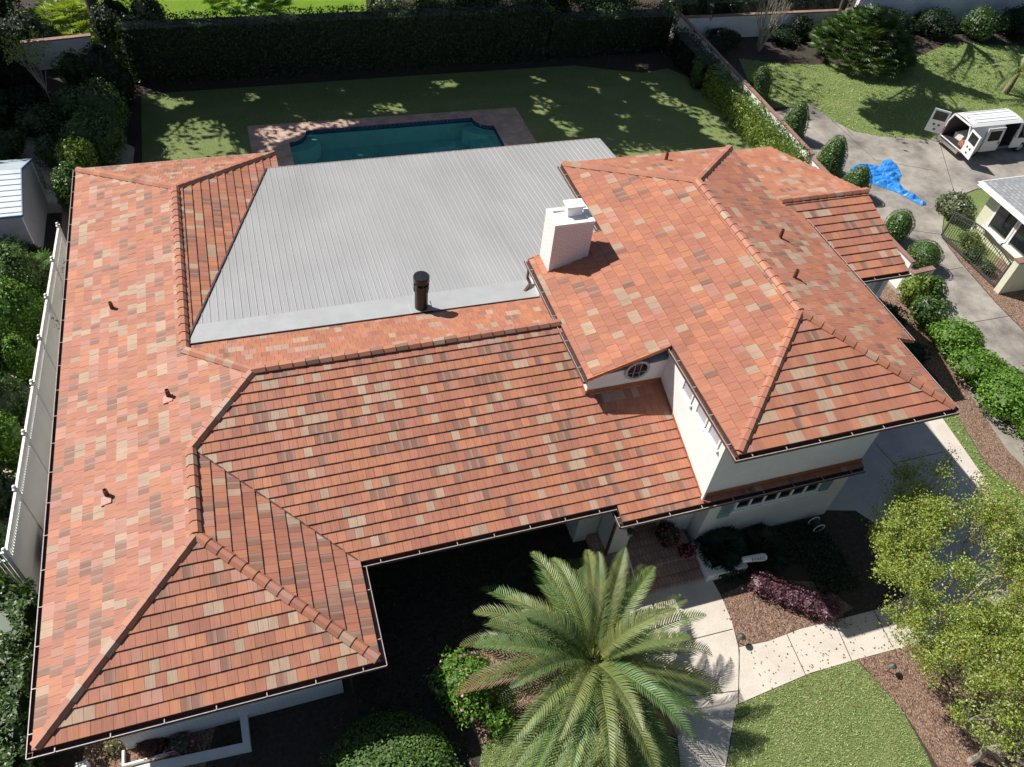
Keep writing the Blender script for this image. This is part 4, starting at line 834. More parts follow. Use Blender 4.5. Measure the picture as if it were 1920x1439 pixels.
# garden bench (greenish arched back) behind the shed
gb = thing('garden_bench', 'weathered arched-back wooden bench behind the shed', 'bench', (-3.6, 33.6, 0), .15)
mb = MB(); mb.box((-.75, -.25, .42), (.75, .25, .46)); mb.build('seat', plain('weathered_wood', (.20, .20, .13), .9, noise=(9, .3)), gb); WD = bpy.data.materials['weathered_wood']
mb = MB()
for k in range(15): x = -.7 + k * .1; mb.box((x - .02, .25, .46), (x + .02, .28, .85 + .15 * math.cos(x * 2)))
for k in range(10): x = -.75 + k * .15; mb.beam((x, .29, .88 + .15 * math.cos(x * 2)), (x + .15, .29, .88 + .15 * math.cos((x + .15) * 2)), .06, .08)
mb.build('backrest', WD, gb)
for a in (-.7, .7):
    for b in (-.2, .2): mb = MB(); mb.box((a - .03, b - .03, 0), (a + .03, b + .03, .42)); mb.build('leg', WD, gb)

# ================================================================== HEDGES
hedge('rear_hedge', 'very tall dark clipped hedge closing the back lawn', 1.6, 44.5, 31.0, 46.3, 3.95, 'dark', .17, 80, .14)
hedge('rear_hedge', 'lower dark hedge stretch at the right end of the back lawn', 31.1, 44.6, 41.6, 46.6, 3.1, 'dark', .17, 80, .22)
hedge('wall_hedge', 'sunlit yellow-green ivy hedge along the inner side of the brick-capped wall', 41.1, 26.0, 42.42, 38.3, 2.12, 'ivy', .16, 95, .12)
hedge('wall_hedge', 'shaded back stretch of hedge along the inner side of the wall', 41.0, 38.6, 42.5, 44.4, 2.15, 'dark', .17, 60, .16)  # ivy hedge continued in a darker palette: its shade put into leaf colour
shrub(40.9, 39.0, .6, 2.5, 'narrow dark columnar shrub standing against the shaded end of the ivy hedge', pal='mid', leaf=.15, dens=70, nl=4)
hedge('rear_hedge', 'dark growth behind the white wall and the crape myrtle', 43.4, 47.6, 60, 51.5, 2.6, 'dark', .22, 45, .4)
# clipped cones and balls along the driveway wall
tgrp = 'clipped bushes along the driveway wall'
def topiary(x, y, r, h, label, cone=True):
    t = thing('clipped_bush', label, 'topiary', (x, y, 0), 0, tgrp); n = int(3.4 * r * h * 150 * 1.5); z = rng.random(n) ** .9; ang = rng.uniform(0, 2 * PI, n)
    prof = (lambda z: np.minimum(1, .82 + z) * np.sqrt(np.clip(1 - np.clip((z - .12) / .9, 0, 1) ** 1.7, 0, 1))) if cone else (lambda z: np.sqrt(np.clip(1 - (2 * z - 1) ** 2 * .95, .05, 1)))
    R_ = r * prof(z) * (1 + .05 * np.sin(ang * 4 + z * 7)) - np.abs(rng.normal(size=n)) * .05; P = np.stack([R_ * np.cos(ang), R_ * np.sin(ang), z * h], 1)
    Nn = np.stack([np.cos(ang), np.sin(ang), .25 + z * .9], 1) + rng.normal(size=(n, 3)) * .45; core = MB(); pts = [(max(.01, float(r * prof(np.array([q]))[0]) * .86), q * h * .94) for q in np.linspace(0.02, .97, 9)]; core.lathe(pts + [(0, h * .93)], n=14, c=PAL['box'][0])
    foliage('foliage', P, Nn, .11 * (.7 + .6 * rng.random(n)), leafcols(n, 'box'), M['leaf'], t, extra=core); s = MB(); s.tube([(0, 0, 0), (0, 0, .4)], .06, 6); s.build('stem', M['bark'], t)
topiary(44.9, 36.6, .97, 2.7, 'clipped cone bush at the lawn corner, farthest from the street')
topiary(44.8, 31.4, .97, 2.7, 'clipped cone bush standing alone on the concrete left of the lawn edge')
topiary(44.9, 26.9, 1.02, 2.75, 'clipped cone bush just above the spread blue tarp')
topiary(45.2, 24.3, 1.0, 2.2, 'clipped cone bush overlapping the left edge of the blue tarp')
topiary(45.0, 19.6, .85, 2.1, 'upright rounded bush between the blue tarp and the iron gate', False)
topiary(45.1, 17.0, 1.0, 1.7, 'wide rounded bush next to the low brick-capped wall stub', False)
# shrubs around the rest of the garden ------------------------------------------------
SH = [
 (-3.4, 6.3, 1.2, 2.6, 'mid', .14, 70, 'green bush beside the return panel at the near end of the white fence'),
 (-5.4, 8.2, 1.6, 3.0, 'dark', .15, 55, 'dark bush at the left edge by the near end of the white fence'),
 (-4.4, 41.6, 1.6, 1.8, 'dark', .17, 45, 'low dark bush left of the slender garden tree'),
 (-1.3, 40.2, 1.4, 2.4, 'mid', .17, 45, 'dark bush right of the slender garden tree'),
 (-.8, 36.4, 1.3, 2.4, 'mid', .17, 50, 'medium green bush right of the pale garden clearing'),
 (-7.4, 36.9, 1.4, 2.6, 'mid', .17, 45, 'dark bush on the left edge level with the garden bench'),
 (-4.6, 44.0, 1.6, 2.6, 'dark', .17, 42, 'dark bush in front of the left end of the bluish wall'),
 (-8.6, 43.0, 2.4, 4.4, 'dark', .2, 36, 'tall dark bush outside the left garden edge'),
 (-4.6, 49.6, 2.0, 3.0, 'dark', .2, 36, 'dark bush above the left end of the bluish wall'),
 (-7.0, 53.0, 2.6, 4.0, 'dark', .2, 30, 'large dark bush at the very top left'),
 (-3.8, 18.0, 1.5, 3.6, 'mid', .14, 70, 'medium green bush behind the fourth fence panel'),
 (-2.2, 17.6, .8, 3.5, 'bright', .13, 80, 'small bright bush touching the fourth fence panel'),
 (-4.4, 21.8, 1.7, 3.6, 'mid', .15, 60, 'green bush at the left edge level with the far fence panels'),
 (-4.4, 12.4, 1.7, 3.6, 'mid', .15, 60, 'green bush at the left edge level with the second fence panel'),
 (-2.6, 6.6, .9, 3.0, 'bright', .14, 80, 'bright bush at the near end of the white fence'),
 # x, y, r, h, palette, leaf, density, label
 (43.5, 14.3, .95, 1.6, 'box', .16, 70, 'glossy bush in front of the low brick-capped wall stub'),
 (42.3, 14.4, .95, 1.75, 'ivy', .16, 70, 'glossy sunlit bush hugging the left end of the low brick-capped wall stub'),
 (39.6, 13.2, 1.3, 1.1, 'dark', .16, 55, 'dark low bush added to deepen the shade under the side wing eave'),  # this and the next bush are added to stand in for roof shade
 (39.4, 10.6, 1.2, 1.0, 'dark', .16, 55, 'dark low bush added to deepen the shade between the upper roof eave and the driveway hedge'),
 (41.9, 12.6, 1.1, 1.8, 'box', .15, 70, 'green bush just below the side wing eave'),
 (42.3, 10.6, 1.6, 1.7, 'bright', .16, 75, 'bright green bush, uppermost of the driveway hedge row'),
 (42.1, 8.5, 1.6, 1.5, 'bright', .16, 75, 'bright green bush, second of the driveway hedge row'),
 (42.2, 6.4, 1.8, 1.7, 'bright', .16, 75, 'broad bright green bush in the middle of the driveway hedge row'),
 (42.6, 4.4, 1.7, 1.6, 'bright', .16, 75, 'bright green bush, fourth of the driveway hedge row'),
 (42.0, 2.4, 1.8, 1.7, 'bright', .16, 75, 'bright green bush opposite the grass strip corner'),
 (42.6, .2, 1.9, 1.7, 'bright', .16, 75, 'bright green bush, lowest of the driveway hedge row'),
 (51.6, 13.8, 1.5, 1.9, 'bright', .16, 70, 'green bush at the right picture edge behind the gate pillar'),
 (50.6, 20.9, 1.2, 1.7, 'grey', .18, 70, 'grey-green variegated bush under the neighbouring eave corner'),
 (49.7, 18.0, .8, .8, 'ivy', .15, 70, 'low bush left of the neighbouring window'),
 (48.9, 16.9, .6, .7, 'mid', .15, 60, 'small bush behind the iron gate, upper one'),
 (48.9, 15.6, .55, .7, 'mid', .15, 60, 'small bush behind the iron gate, lower one'),
 (46.9, 45.6, 1.5, 1.1, 'dark', .18, 50, 'dark bush left of the bare crape myrtle'),
 (45.0, 44.0, 1.4, 1.2, 'dark', .18, 50, 'dark bush tucked behind the brick-capped wall'),
 (52.2, 45.2, 1.4, 1.1, 'dark', .18, 50, 'dark bush right of the bare crape myrtle'),
 (54.0, 45.6, .9, 2.1, 'dark', .22, 40, 'small dark magnolia-like tree against the white wall'),
 (63.5, 45.6, 2.0, 2.0, 'dark', .2, 40, 'dark rounded bush right of the palm clump'),
 (67.5, 45.0, 2.0, 2.3, 'dark', .2, 40, 'dark bush in the middle of the tallest white wall'),
 (71.5, 43.9, 1.9, 2.6, 'mid', .2, 40, 'half-lit leafy bush near the top right corner'),
 (76.0, 43.5, 2.2, 3.0, 'dark', .2, 35, 'dark bush in the top right corner'),
 (29.6, 24.9, 1.1, .9, 'box', .14, 60, 'low bush behind the metal roof edge, left one'),
 (31.6, 24.7, 1.0, .9, 'ivy', .14, 60, 'low bush behind the metal roof edge, right one'),
 (.2, 34.8, 1.6, 3.6, 'mid', .17, 48, 'dark tall bush at the left edge of the back lawn, nearest the roof'),
 (.5, 38.2, 1.7, 3.8, 'mid', .17, 45, 'dark tall bush halfway along the left edge of the back lawn'),
 (.6, 42.2, 1.7, 4.2, 'dark', .17, 42, 'dark tall bush where the back hedge meets the left garden'),
 (-.9, 31.0, 1.3, 3.0, 'box', .17, 60, 'glossy green bush touching the rear-left roof corner'),
 (-.6, 33.0, 1.1, 3.3, 'ivy', .16, 60, 'sunlit yellow-green bush above the rear-left roof corner'),
 (-2.4, 35.5, 1.0, 1.9, 'mid', .16, 50, 'bush behind the arched garden bench'),
 (-5.0, 36.4, 1.3, 2.0, 'mid', .17, 50, 'bush with pale leaves left of the garden bench'),
 (-6.2, 33.5, 1.2, 2.6, 'grey', .17, 50, 'grey-green bush at the left picture edge above the shed'),
 (-3.2, 38.9, 1.5, 2.0, 'mid', .17, 45, 'dark bush under the slender garden tree'),
 (-6.6, 40.0, 2.0, 3.2, 'mid', .18, 40, 'large dark bush on the left picture edge'),
 (-6.2, 45.2, 2.0, 4.2, 'dark', .2, 36, 'large dark bush in the upper left corner'),
 (1.2, 49.0, 2.0, 4.0, 'dark', .2, 36, 'dark bush beside the thick grey trunk'),
 (3.4, 48.2, 1.6, 4.6, 'dark', .2, 36, 'dark column of leaves behind the left end of the tall hedge'),
 (-1.5, 44.6, 1.2, 2.6, 'mid', .18, 45, 'leafy bush in front of the short bluish wall'),
 (19.8, 48.6, 1.6, 4.0, 'grey', .18, 45, 'grey-green bush peeking over the middle of the tall hedge'),
 (22.6, 48.0, 1.4, 4.3, 'ivy', .18, 45, 'small yellow-green bush top behind the tall hedge'),
 (26.6, 49.4, 3.0, 5.0, 'dark', .2, 32, 'dark thicket behind the tall hedge, left of the palm fronds'),
 (32.0, 49.6, 3.0, 4.8, 'dark', .2, 32, 'dark thicket behind the tall hedge, right of the palm fronds'),
 (37.5, 49.4, 3.0, 4.4, 'dark', .2, 32, 'dark thicket behind the right end of the back hedge'),
 (-3.0, 8.9, 1.0, 3.4, 'mid', .14, 70, 'green bush behind the nearest panel of the white fence'),
 (-3.0, 11.0, 1.2, 3.6, 'dark', .14, 60, 'dark bush behind the second panel of the white fence'),
 (-2.5, 13.2, 1.0, 3.5, 'bright', .14, 75, 'bright bush leaning over the third fence panel'),
 (-3.0, 15.4, 1.4, 3.7, 'mid', .14, 70, 'large bush behind the middle of the white fence'),
 (-2.6, 20.4, 1.6, 4.0, 'bright', .14, 80, 'bright green bush behind the far fence panels'),
 (-2.9, 23.0, 1.7, 4.0, 'box', .14, 70, 'tall light green bush left of the far fence end'),
 (12.5, -.2, 1.35, 1.4, 'bright', .12, 100, 'light green azalea with pink blossom left of the big palm'),
 (13.3, -1.6, .6, .8, 'bright', .12, 90, 'low green bush tucked under the big palm'),
 (2.2, .75, .5, .45, 'red', .10, 90, 'small reddish bush in the narrow bed at the street corner'),
 (1.05, 1.05, .38, .4, 'dry', .10, 90, 'small dry bush at the left end of the narrow bed'),
 (3.1, .55, .42, .45, 'grey', .10, 90, 'grey-green bush with pink blooms in the narrow bed'),
 (72.8, 33.0, 1.3, 1.8, 'purple', .18, 45, 'purple-leaved bush beyond the small palm'),
 (36.9, .9, .8, .9, 'red', .10, 60, 'reddish dwarf bush beside the right concrete strip'),
]
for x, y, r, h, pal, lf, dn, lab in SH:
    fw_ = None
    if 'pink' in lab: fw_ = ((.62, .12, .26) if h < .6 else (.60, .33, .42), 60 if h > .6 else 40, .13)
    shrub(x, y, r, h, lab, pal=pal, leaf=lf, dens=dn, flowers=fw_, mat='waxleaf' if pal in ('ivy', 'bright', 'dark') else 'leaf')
hedge('corner_hedge', 'large dark green hedge filling the lower left corner beside the roof', -4.2, -4.5, -.95, 6.6, 2.3, 'mid', .17, 300, .35, 'leaf')
# big clipped dome, purple bush
rb = thing('round_bush', 'large round clipped green bush at the bottom of the front yard', 'bush', (9.4, -2.6, 0)); lob = [((0, 0, .35), (2.15, 2.3, 1.35)), ((-.9, -.3, .3), (1.3, 1.5, 1.25)), ((.9, .2, .3), (1.3, 1.6, 1.2))]
P, Nn = lobes_foliage(lob, 330, .1, .05, .12); core = MB(); blob_mesh(core, (0, 0, .3), (1.95, 2.1, 1.22), PAL['box'][0], 3, 12, .03)
foliage('foliage', P, Nn, .11 * (.7 + .6 * rng.random(len(P))), leafcols(len(P), 'box'), M['waxleaf'], rb, extra=core)
pb = thing('purple_hedge', 'long low burgundy-leaved bush in the mulch bed by the sidewalk', 'bush', (25.9, -.1, 0)); lob = [((-.95 + .5 * i, .75 - .42 * i, .42), (.62, .55, .40)) for i in range(5)]
P, Nn = lobes_foliage(lob, 190, .1); core = MB()
for i, (c, r) in enumerate(lob): blob_mesh(core, c, [q * .8 for q in r], PAL['purple'][0], i, 6)
foliage('foliage', P, Nn, .10 * (.7 + .6 * rng.random(len(P))), leafcols(len(P), 'purple'), M['leaf'], pb, extra=core)

# ================================================================== PALMS
def palm(name, x, y, h, nf, L, label, pal=(.19, .255, .08), seed=1, ll=.5, r=.22, nl=36, el0=1.25, droop=(1.0, 1.9), lw=.04, dead=0):
    rr = random.Random(seed); t = thing(name, label, 'palm', (x, y, 0)); mb = MB(); zs = [0, h * .3, h * .6, h * .85, h]; mb.tube([(0, 0, z) for z in zs], [r * 1.15, r, r, r * 1.15, r * .7], 12)
    for k in range(int(h / .12)): 
        for j in range(7): a = j * .9 + k * .45; mb.box((math.cos(a) * r * 1.05 - .05, math.sin(a) * r * 1.05 - .05, k * .12), (math.cos(a) * r * 1.05 + .05, math.sin(a) * r * 1.05 + .05, k * .12 + .07))
    mb.build('trunk', M['bark'], t)
    for k in range(nf):
        f = k / nf; az = k * 2.39996 + rr.uniform(-.28, .28); el = el0 - 1.45 * f ** .8 + rr.uniform(-.16, .16); mb = MB()
        v = rr.uniform(.7, 1.3); c = (pal[0] * v * rr.uniform(.85, 1.3), pal[1] * v, pal[2] * v)
        if name == 'feather_palm' and k in (nf - 2, nf - 9, nf - 17, nf - 24): c = (.25, .165, .085)
        frond(mb, (math.cos(az) * r * .5, math.sin(az) * r * .5, h + .1 - .25 * f), az, el, L * rr.uniform(.88, 1.08) * (.8 + .25 * min(1, f * 3)), rr.uniform(*droop) * (1 - .35 * f), nl, ll, lw, c, .55, rr)
        mb.build('frond', M['frond'], t)
    return t
palm('feather_palm', 16.65, -1.15, 2.2, 62, 4.4, 'big feathery palm spreading over the front walk', seed=5, ll=.58, nl=42, lw=.056, pal=(.135, .20, .07))
palm('small_palm', 67.0, 34.6, 1.9, 18, 2.3, 'small pale green palm on the mulch beyond the white van', pal=(.20, .28, .12), seed=9, ll=.5, r=.14, nl=20, lw=.06)
palm('wall_palm', 46.0, 48.6, 3.2, 16, 3.0, 'dark palm in front of the white wall where the brick coping ends', pal=(.05, .08, .03), seed=12, ll=.6, r=.22, nl=22, lw=.07)
palm('hedge_palm', 30.4, 50.8, 6.3, 22, 4.2, 'palm with hanging fronds above the back hedge', pal=(.05, .08, .03), seed=14, ll=.7, r=.25, nl=22, lw=.08, el0=.9, droop=(2.2, 3.0))
def fan_clump(x, y, r, h, n, label, pal, name='palm_clump', seed=3, cat='palm', fl=.55):
    rr = random.Random(seed); t = thing(name, label, cat, (x, y, 0)); mb = MB(); st = MB()
    for i in range(n):
        a = rr.uniform(0, 2 * PI); d = r * math.sqrt(rr.random()); z = h * (1 - (d / r) ** 2 * .75) * rr.uniform(.75, 1.05); c = Vector((d * math.cos(a), d * math.sin(a), max(.25, z)))
        if i % 6 == 0: st.tube([(0, 0, 0), tuple(c)], .025, 4)
        k = rng.random(); base = [np.array(PAL[pal][q]) for q in (0, 1, 2)]; col = tuple(base[1] * (.6 + .9 * k))
        a2 = a + rr.gauss(0, .7); out = Vector((math.cos(a2), math.sin(a2), rr.uniform(-.3, 1.1))).normalized(); sd = out.cross(Vector((0, 0, 1))).normalized(); up = sd.cross(out)
        for j in range(9):
            q = (j - 4) / 4 * 1.25; dv = (out * math.cos(q) + sd * math.sin(q) + up * .15).normalized(); l = fl * rr.uniform(.8, 1.15); w_ = dv.cross(up).normalized() * fl * .075
            m_ = c + dv * l * .6; mb.face([c, m_ - w_, c + dv * l - Vector((0, 0, .10 * l)), m_ + w_], 0, col)
    mb.build('foliage', M['leaf'], t); st.build('stem', M['bark'], t); return t
fan_clump(57.6, 41.8, 3.9, 3.6, 700, 'large dark fan-leaved palm clump in front of the white walls', 'mid', fl=.75)
fan_clump(-1.9, 23.9, 1.2, 2.3, 130, 'fan-leaved palm beside the path, just left of the roof edge', 'box', seed=5)
fan_clump(-3.6, 25.5, 1.5, 2.2, 150, 'dark fan-leaved palm in front of the shed', 'dark', seed=6)
fan_clump(-2.2, 53.0, 2.8, 2.0, 170, 'sunlit strappy bush above the short bluish wall', 'yellow', name='strappy_bush', seed=7, cat='bush', fl=.9)
fan_clump(10.0, 58.5, 3.4, 1.1, 200, 'strappy-leaved bed edging the far lawn', 'bright', name='strappy_bush', seed=8, cat='bush', fl=.6)
fan_clump(24.0, 2.45, .9, 1.2, 110, 'dark sago plant against the house wall right of the steps', 'dark', name='sago_plant', seed=11, cat='plant', fl=.5)
fan_clump(25.7, 2.2, .8, .9, 90, 'second dark sago plant below the teal shutter', 'dark', name='sago_plant', seed=13, cat='plant', fl=.5)

# ================================================================== TREES
LIT_PATCHES = [[(1435, 118), (1530, 123), (1600, 150), (1625, 180), (1612, 215), (1650, 240), (1690, 256), (1600, 262), (1500, 235), (1425, 215)],
 [(1725, 92), (1780, 86), (1850, 105), (1925, 128), (1925, 205), (1830, 172), (1770, 150), (1712, 115)], [(288, 305), (285, 265), (330, 225), (400, 218), (445, 258), (475, 285), (475, 305)],
 [(290, 195), (320, 175), (345, 180), (370, 195), (330, 207)], [(450, 192), (460, 168), (492, 168), (492, 187)], [(1200, 148), (1218, 150), (1290, 198), (1330, 203), (1392, 275), (1345, 277), (1288, 216), (1230, 192)],
 [(1158, 138), (1192, 143), (1182, 158), (1153, 152)], [(983, 138), (1032, 148), (1027, 160), (988, 152)], [(998, 178), (1022, 178), (1052, 200), (1030, 217), (985, 214)], [(1023, 213), (1090, 238), (1103, 262), (1058, 260)],
 [(1083, 152), (1132, 168), (1120, 180)], [(808, 148), (852, 148), (852, 167), (820, 162)], [(678, 200), (750, 188), (762, 214), (698, 218)], [(628, 215), (662, 203), (662, 220)], [(555, 223), (570, 210), (580, 226)],
 [(475, 240), (520, 235), (600, 228), (682, 221), (692, 234), (600, 246), (540, 262), (490, 292)], [(798, 270), (850, 258), (862, 276), (808, 287)], [(1158, 190), (1172, 187), (1188, 202)], [(1148, 214), (1192, 213), (1187, 226), (1153, 223)], [(1148, 234), (1182, 237), (1177, 248), (1148, 246)],
 [(1440, 200), (1560, 200), (1620, 240), (1780, 262), (1900, 300), (1900, 360), (1500, 360), (1400, 260)]]
LIT_PATCHES = [np.array([G(*q) for q in g]) for g in LIT_PATCHES]  # ground patches kept sunlit; tree crowns are cut open to light them
def in_poly(X, Y, g):
    c = np.zeros(len(X), bool)
    for i in range(len(g)):
        a, b = g[i], g[i - 1]; c ^= ((a[1] > Y) != (b[1] > Y)) & (X < (b[0] - a[0]) * (Y - a[1]) / (b[1] - a[1] + 1e-12) + a[0])
    return c
def gappy(P, x, y):
    """drop leaves whose shadow falls on a chosen lit patch: openings shaped for the light"""
    k = 1 / math.tan(math.radians(SUN_EL)); X = P[:, 0] + x + P[:, 2] * k * math.cos(math.radians(SHADOW_AZ)); Y = P[:, 1] + y + P[:, 2] * k * math.sin(math.radians(SHADOW_AZ))
    X = X + .22 * np.sin(X * 3.1 + Y * 2.3) + .15 * np.sin(Y * 6.1) + rng.normal(size=len(X)) * .12; Y = Y + .22 * np.sin(X * 2.7 - Y * 3.7) + rng.normal(size=len(X)) * .12; bad = np.zeros(len(X), bool)
    for g in LIT_PATCHES: bad |= in_poly(X, Y, g)
    return P[~bad | (rng.random(len(X)) < .03)]
def broad_tree(name, x, y, h, lean, rx, ry, rz, label, pal, leaf, nleaf, seed, tr=.28, bark='bark', depth=3, mat='shadeleaf', clump=.9, group=None, ncl=90, cz=None, fork=.45):
    """trunk and limbs, crown of leaf clusters filling an ellipsoid centred on `lean`"""
    rr = random.Random(seed); t = thing(name, label, 'tree', (x, y, 0), 0, group); top = Vector((lean[0] - x, lean[1] - y, h)); z0 = h - rz; mb = MB()
    fk = Vector((top.x * .15, top.y * .15, z0 * fork + .3)); mb.tube([(0, 0, 0), (0, 0, .4), tuple(fk * .6), tuple(fk)], [tr * 1.3, tr, tr * .85, tr * .75], 10, cap=False); cl = []
    for i in range(ncl):
        d = Vector((rr.gauss(0, 1), rr.gauss(0, 1), rr.gauss(0, 1))).normalized() * (rr.random() ** .4); cl.append(top + Vector((d.x * rx, d.y * ry, d.z * rz)))
    for i in range(9):
        c = cl[i]; m1 = fk.lerp(c, .35) + Vector((rr.uniform(-.3, .3), rr.uniform(-.3, .3), .5)); m2 = fk.lerp(c, .7) + Vector((rr.uniform(-.4, .4), rr.uniform(-.4, .4), .4)); mb.tube([tuple(fk), tuple(m1), tuple(m2), tuple(c)], [tr * .5, tr * .32, tr * .2, tr * .07], 6, cap=False)
        for j in range(4):
            e = min(cl[9:], key=lambda q: (q - (m2.lerp(c, j / 4))).length + rr.random() * 2); s_ = m1.lerp(c, .2 + .2 * j); mb.tube([tuple(s_), tuple(s_.lerp(e, .5) + Vector((0, 0, .2))), tuple(e)], [tr * .16, tr * .09, tr * .03], 5, cap=False)
    mb.build('trunk', M[bark], t)
    n = nleaf // ncl; Ps = []
    for c in cl: Ps.append(rng.normal(size=(n, 3)) * clump * np.array([1, 1, .6]) * rr.uniform(.4, .75) + np.array(c))
    P = np.concatenate(Ps); P = gappy(P, x, y); Nn = rng.normal(size=P.shape) + np.array([0, 0, .6]); foliage('crown', P, Nn, leaf * (.7 + .6 * rng.random(len(P))), leafcols(len(P), pal), M[mat], t, asp=.55)
    return t
sg = 'tall shade trees standing behind the back hedge'
for i, (cx, cy, tx, ty) in enumerate(((-11.5, 46, -10, 53), (-1, 46.5, -.05, 50.3), (8.5, 46, 7, 61), (18, 46.5, 18.9, 50.8), (27, 46, 28.5, 54), (36, 48.5, 37, 55))):
    broad_tree('shade_tree', tx, ty, 14.5, (cx, cy), 5.6, 7.2, 2.6, ['shade tree beyond the upper left corner', 'shade tree with a thick grey trunk at the upper left', 'shade tree far behind the tall hedge', 'shade tree whose trunk rises behind the middle of the tall hedge', 'shade tree behind the hanging palm fronds', 'shade tree behind the right end of the back hedge'][i], 'mid', .46, 30000, 40 + i, tr=.42, group=sg, ncl=150, clump=1.2, fork=.75)
broad_tree('shade_tree', 57.5, 45.5, 11.5, (48.5, 38.8), 4.6, 3.6, 1.9, 'shade tree rising out of the large palm clump', 'mid', .38, 13000, 51, tr=.3, ncl=60, clump=1., fork=.9)
broad_tree('shade_tree', 66, 48, 12, (57.0, 45.5), 5.5, 4.0, 2.2, 'shade tree beside the tallest white wall', 'mid', .4, 13000, 52, tr=.3, ncl=60, clump=1.1, fork=.8)
broad_tree('shade_tree', 80, 48, 12, (70, 47.0), 6.0, 4.2, 2.2, 'shade tree beyond the top right corner', 'mid', .4, 13000, 53, tr=.3, ncl=60, clump=1.1, fork=.8)
# slender garden tree by the bluish wall
broad_tree('garden_tree', -2.7, 41.2, 4.0, (-3.3, 42.2), 1.3, 1.0, .9, 'slender multi-stemmed young tree with pale leaves against the short bluish wall', 'yellow', .16, 700, 61, tr=.05, ncl=26, clump=.4, bark='palebark')
# bare crape myrtle
rr = random.Random(5); cm = thing('crape_myrtle', 'leafless pale multi-stemmed tree in front of the white wall', 'tree', (49.4, 44.0, 0)); mb = MB(); tips = []
for k in range(6): a = k * 1.05; branchy(mb, Vector((0, 0, 0)), Vector((math.cos(a) * .35, math.sin(a) * .35, 1)).normalized(), 1.6, .11, 3, tips, rr, .42, .3)
mb.build('trunk', M['palebark'], cm)
# the near trees, lower right
def airy_tree(x, y, seed, label, nleaf, L0=1.7, zt=1.3, el=.8, depth=4):
    rr = random.Random(seed); t = thing('street_tree', label, 'tree', (x, y, 0)); mb = MB(); tips = []; mids = []
    mb.tube([(0, 0, 0), (.05, 0, zt * .45), (0, .1, zt)], [.14, .12, .11], 9, cap=False)
    for k in range(8): a = k * .785 + .4; e = el * rr.uniform(.6, 1.5); branchy(mb, Vector((0, .1, zt - .05)), Vector((math.cos(a) * .95, math.sin(a) * .95, e)).normalized(), L0 * rr.uniform(.85, 1.1), .085, depth, tips, rr, .62, .14, mids)
    mb.build('trunk', M['palebark'], t)
    C_ = np.array([tuple(p) for p, d in tips]); D_ = np.array([tuple(d) for p, d in tips]); mm_ = np.array([tuple(p) for p in mids]); far = np.linalg.norm(mm_[:, :2], axis=1) > 1.1; mm_ = mm_[far]
    k = int(nleaf * .6 / len(C_)) + 1; u = rng.uniform(-.55, .35, (len(C_) * k, 1)); P1 = np.repeat(C_, k, 0) + np.repeat(D_, k, 0) * u + rng.normal(size=(len(C_) * k, 3)) * .11
    k2 = int(nleaf * .4 / len(mm_)) + 1; P2 = np.repeat(mm_, k2, 0) + rng.normal(size=(len(mm_) * k2, 3)) * .17
    P = np.concatenate([P1, P2]); Nn = rng.normal(size=P.shape) + np.array([0, 0, .5]); col = leafcols(len(P), 'yellow'); r_ = rng.random(len(P)) < .08; col[r_] = np.array([.34, .22, .07])
    foliage('crown', P, Nn, .088 * (.6 + .7 * rng.random(len(P))), col, M['leaf'], t, asp=.55)
    print(label, P.min(0) + [x, y, 0], P.max(0) + [x, y, 0], len(P), flush=True)
airy_tree(30.2, -2.4, 21, 'large airy yellow-green tree spreading over the sidewalk at the lower right', 64000)
airy_tree(29.0, -7.3, 33, 'second airy yellow-green tree filling the bottom right corner', 50000, 1.6)
airy_tree(34.2, -5.0, 35, 'third airy yellow-green tree cut by the right picture edge', 34000, 1.35)

# ================================================================== VAN
van = thing('van', 'white cargo van with rear and side doors open on the side driveway', 'van', (55.9, 26.85, 0))
VL, VW, VH = 6.3, 2.35, 2.45; VP = M['van']
# side outline in x,z; the body is a shell: left wall, right wall pieces, roof, floor, nose
mb = MB(); R = .22
def arc_sec(x, inset=0., hgt=VH):  # cross section of the shell at x
    return [(x, 0 + inset, .45), (x, .0 + inset, 1.1), (x, .08 + inset, 1.75), (x, .2 + inset, hgt - .12), (x, .42 + inset, hgt), (x, VW / 2, hgt + .05), (x, VW - .42 - inset, hgt), (x, VW - .2 - inset, hgt - .12), (x, VW - .08 - inset, 1.75), (x, VW - inset, 1.1), (x, VW - inset, .45)]
secs = [(0, 0, VH), (.25, 0, VH), (1.5, 0, VH), (1.52, 0, VH), (3.0, 0, VH), (3.1, 0, VH), (4.35, 0, VH), (4.6, 0, VH - .03)]
for (x0, i0, h0), (x1, i1, h1) in zip(secs, secs[1:]):
    a, b = arc_sec(x0, i0, h0), arc_sec(x1, i1, h1)
    for j in range(10):
        if j in (0, 1, 2) and 1.51 < x0 < 4.0 : continue          # open side doorway / side window zone built separately
        mb.face([a[j], b[j], b[j + 1], a[j + 1]])
# near side (y = 0) from x = .25: rear quarter with parked sliding door, then opening 3.0-4.2
mb.face([(1.5, 0, .45), (3.0, 0, .45), (3.0, 0, 1.1), (1.5, 0, 1.1)]); mb.face([(1.5, 0, 1.1), (3.0, 0, 1.1), (3.0, .08, 1.75), (1.5, .08, 1.75)]); mb.face([(1.5, .08, 1.75), (3.0, .08, 1.75), (3.0, .2, VH - .12), (1.5, .2, VH - .12)])
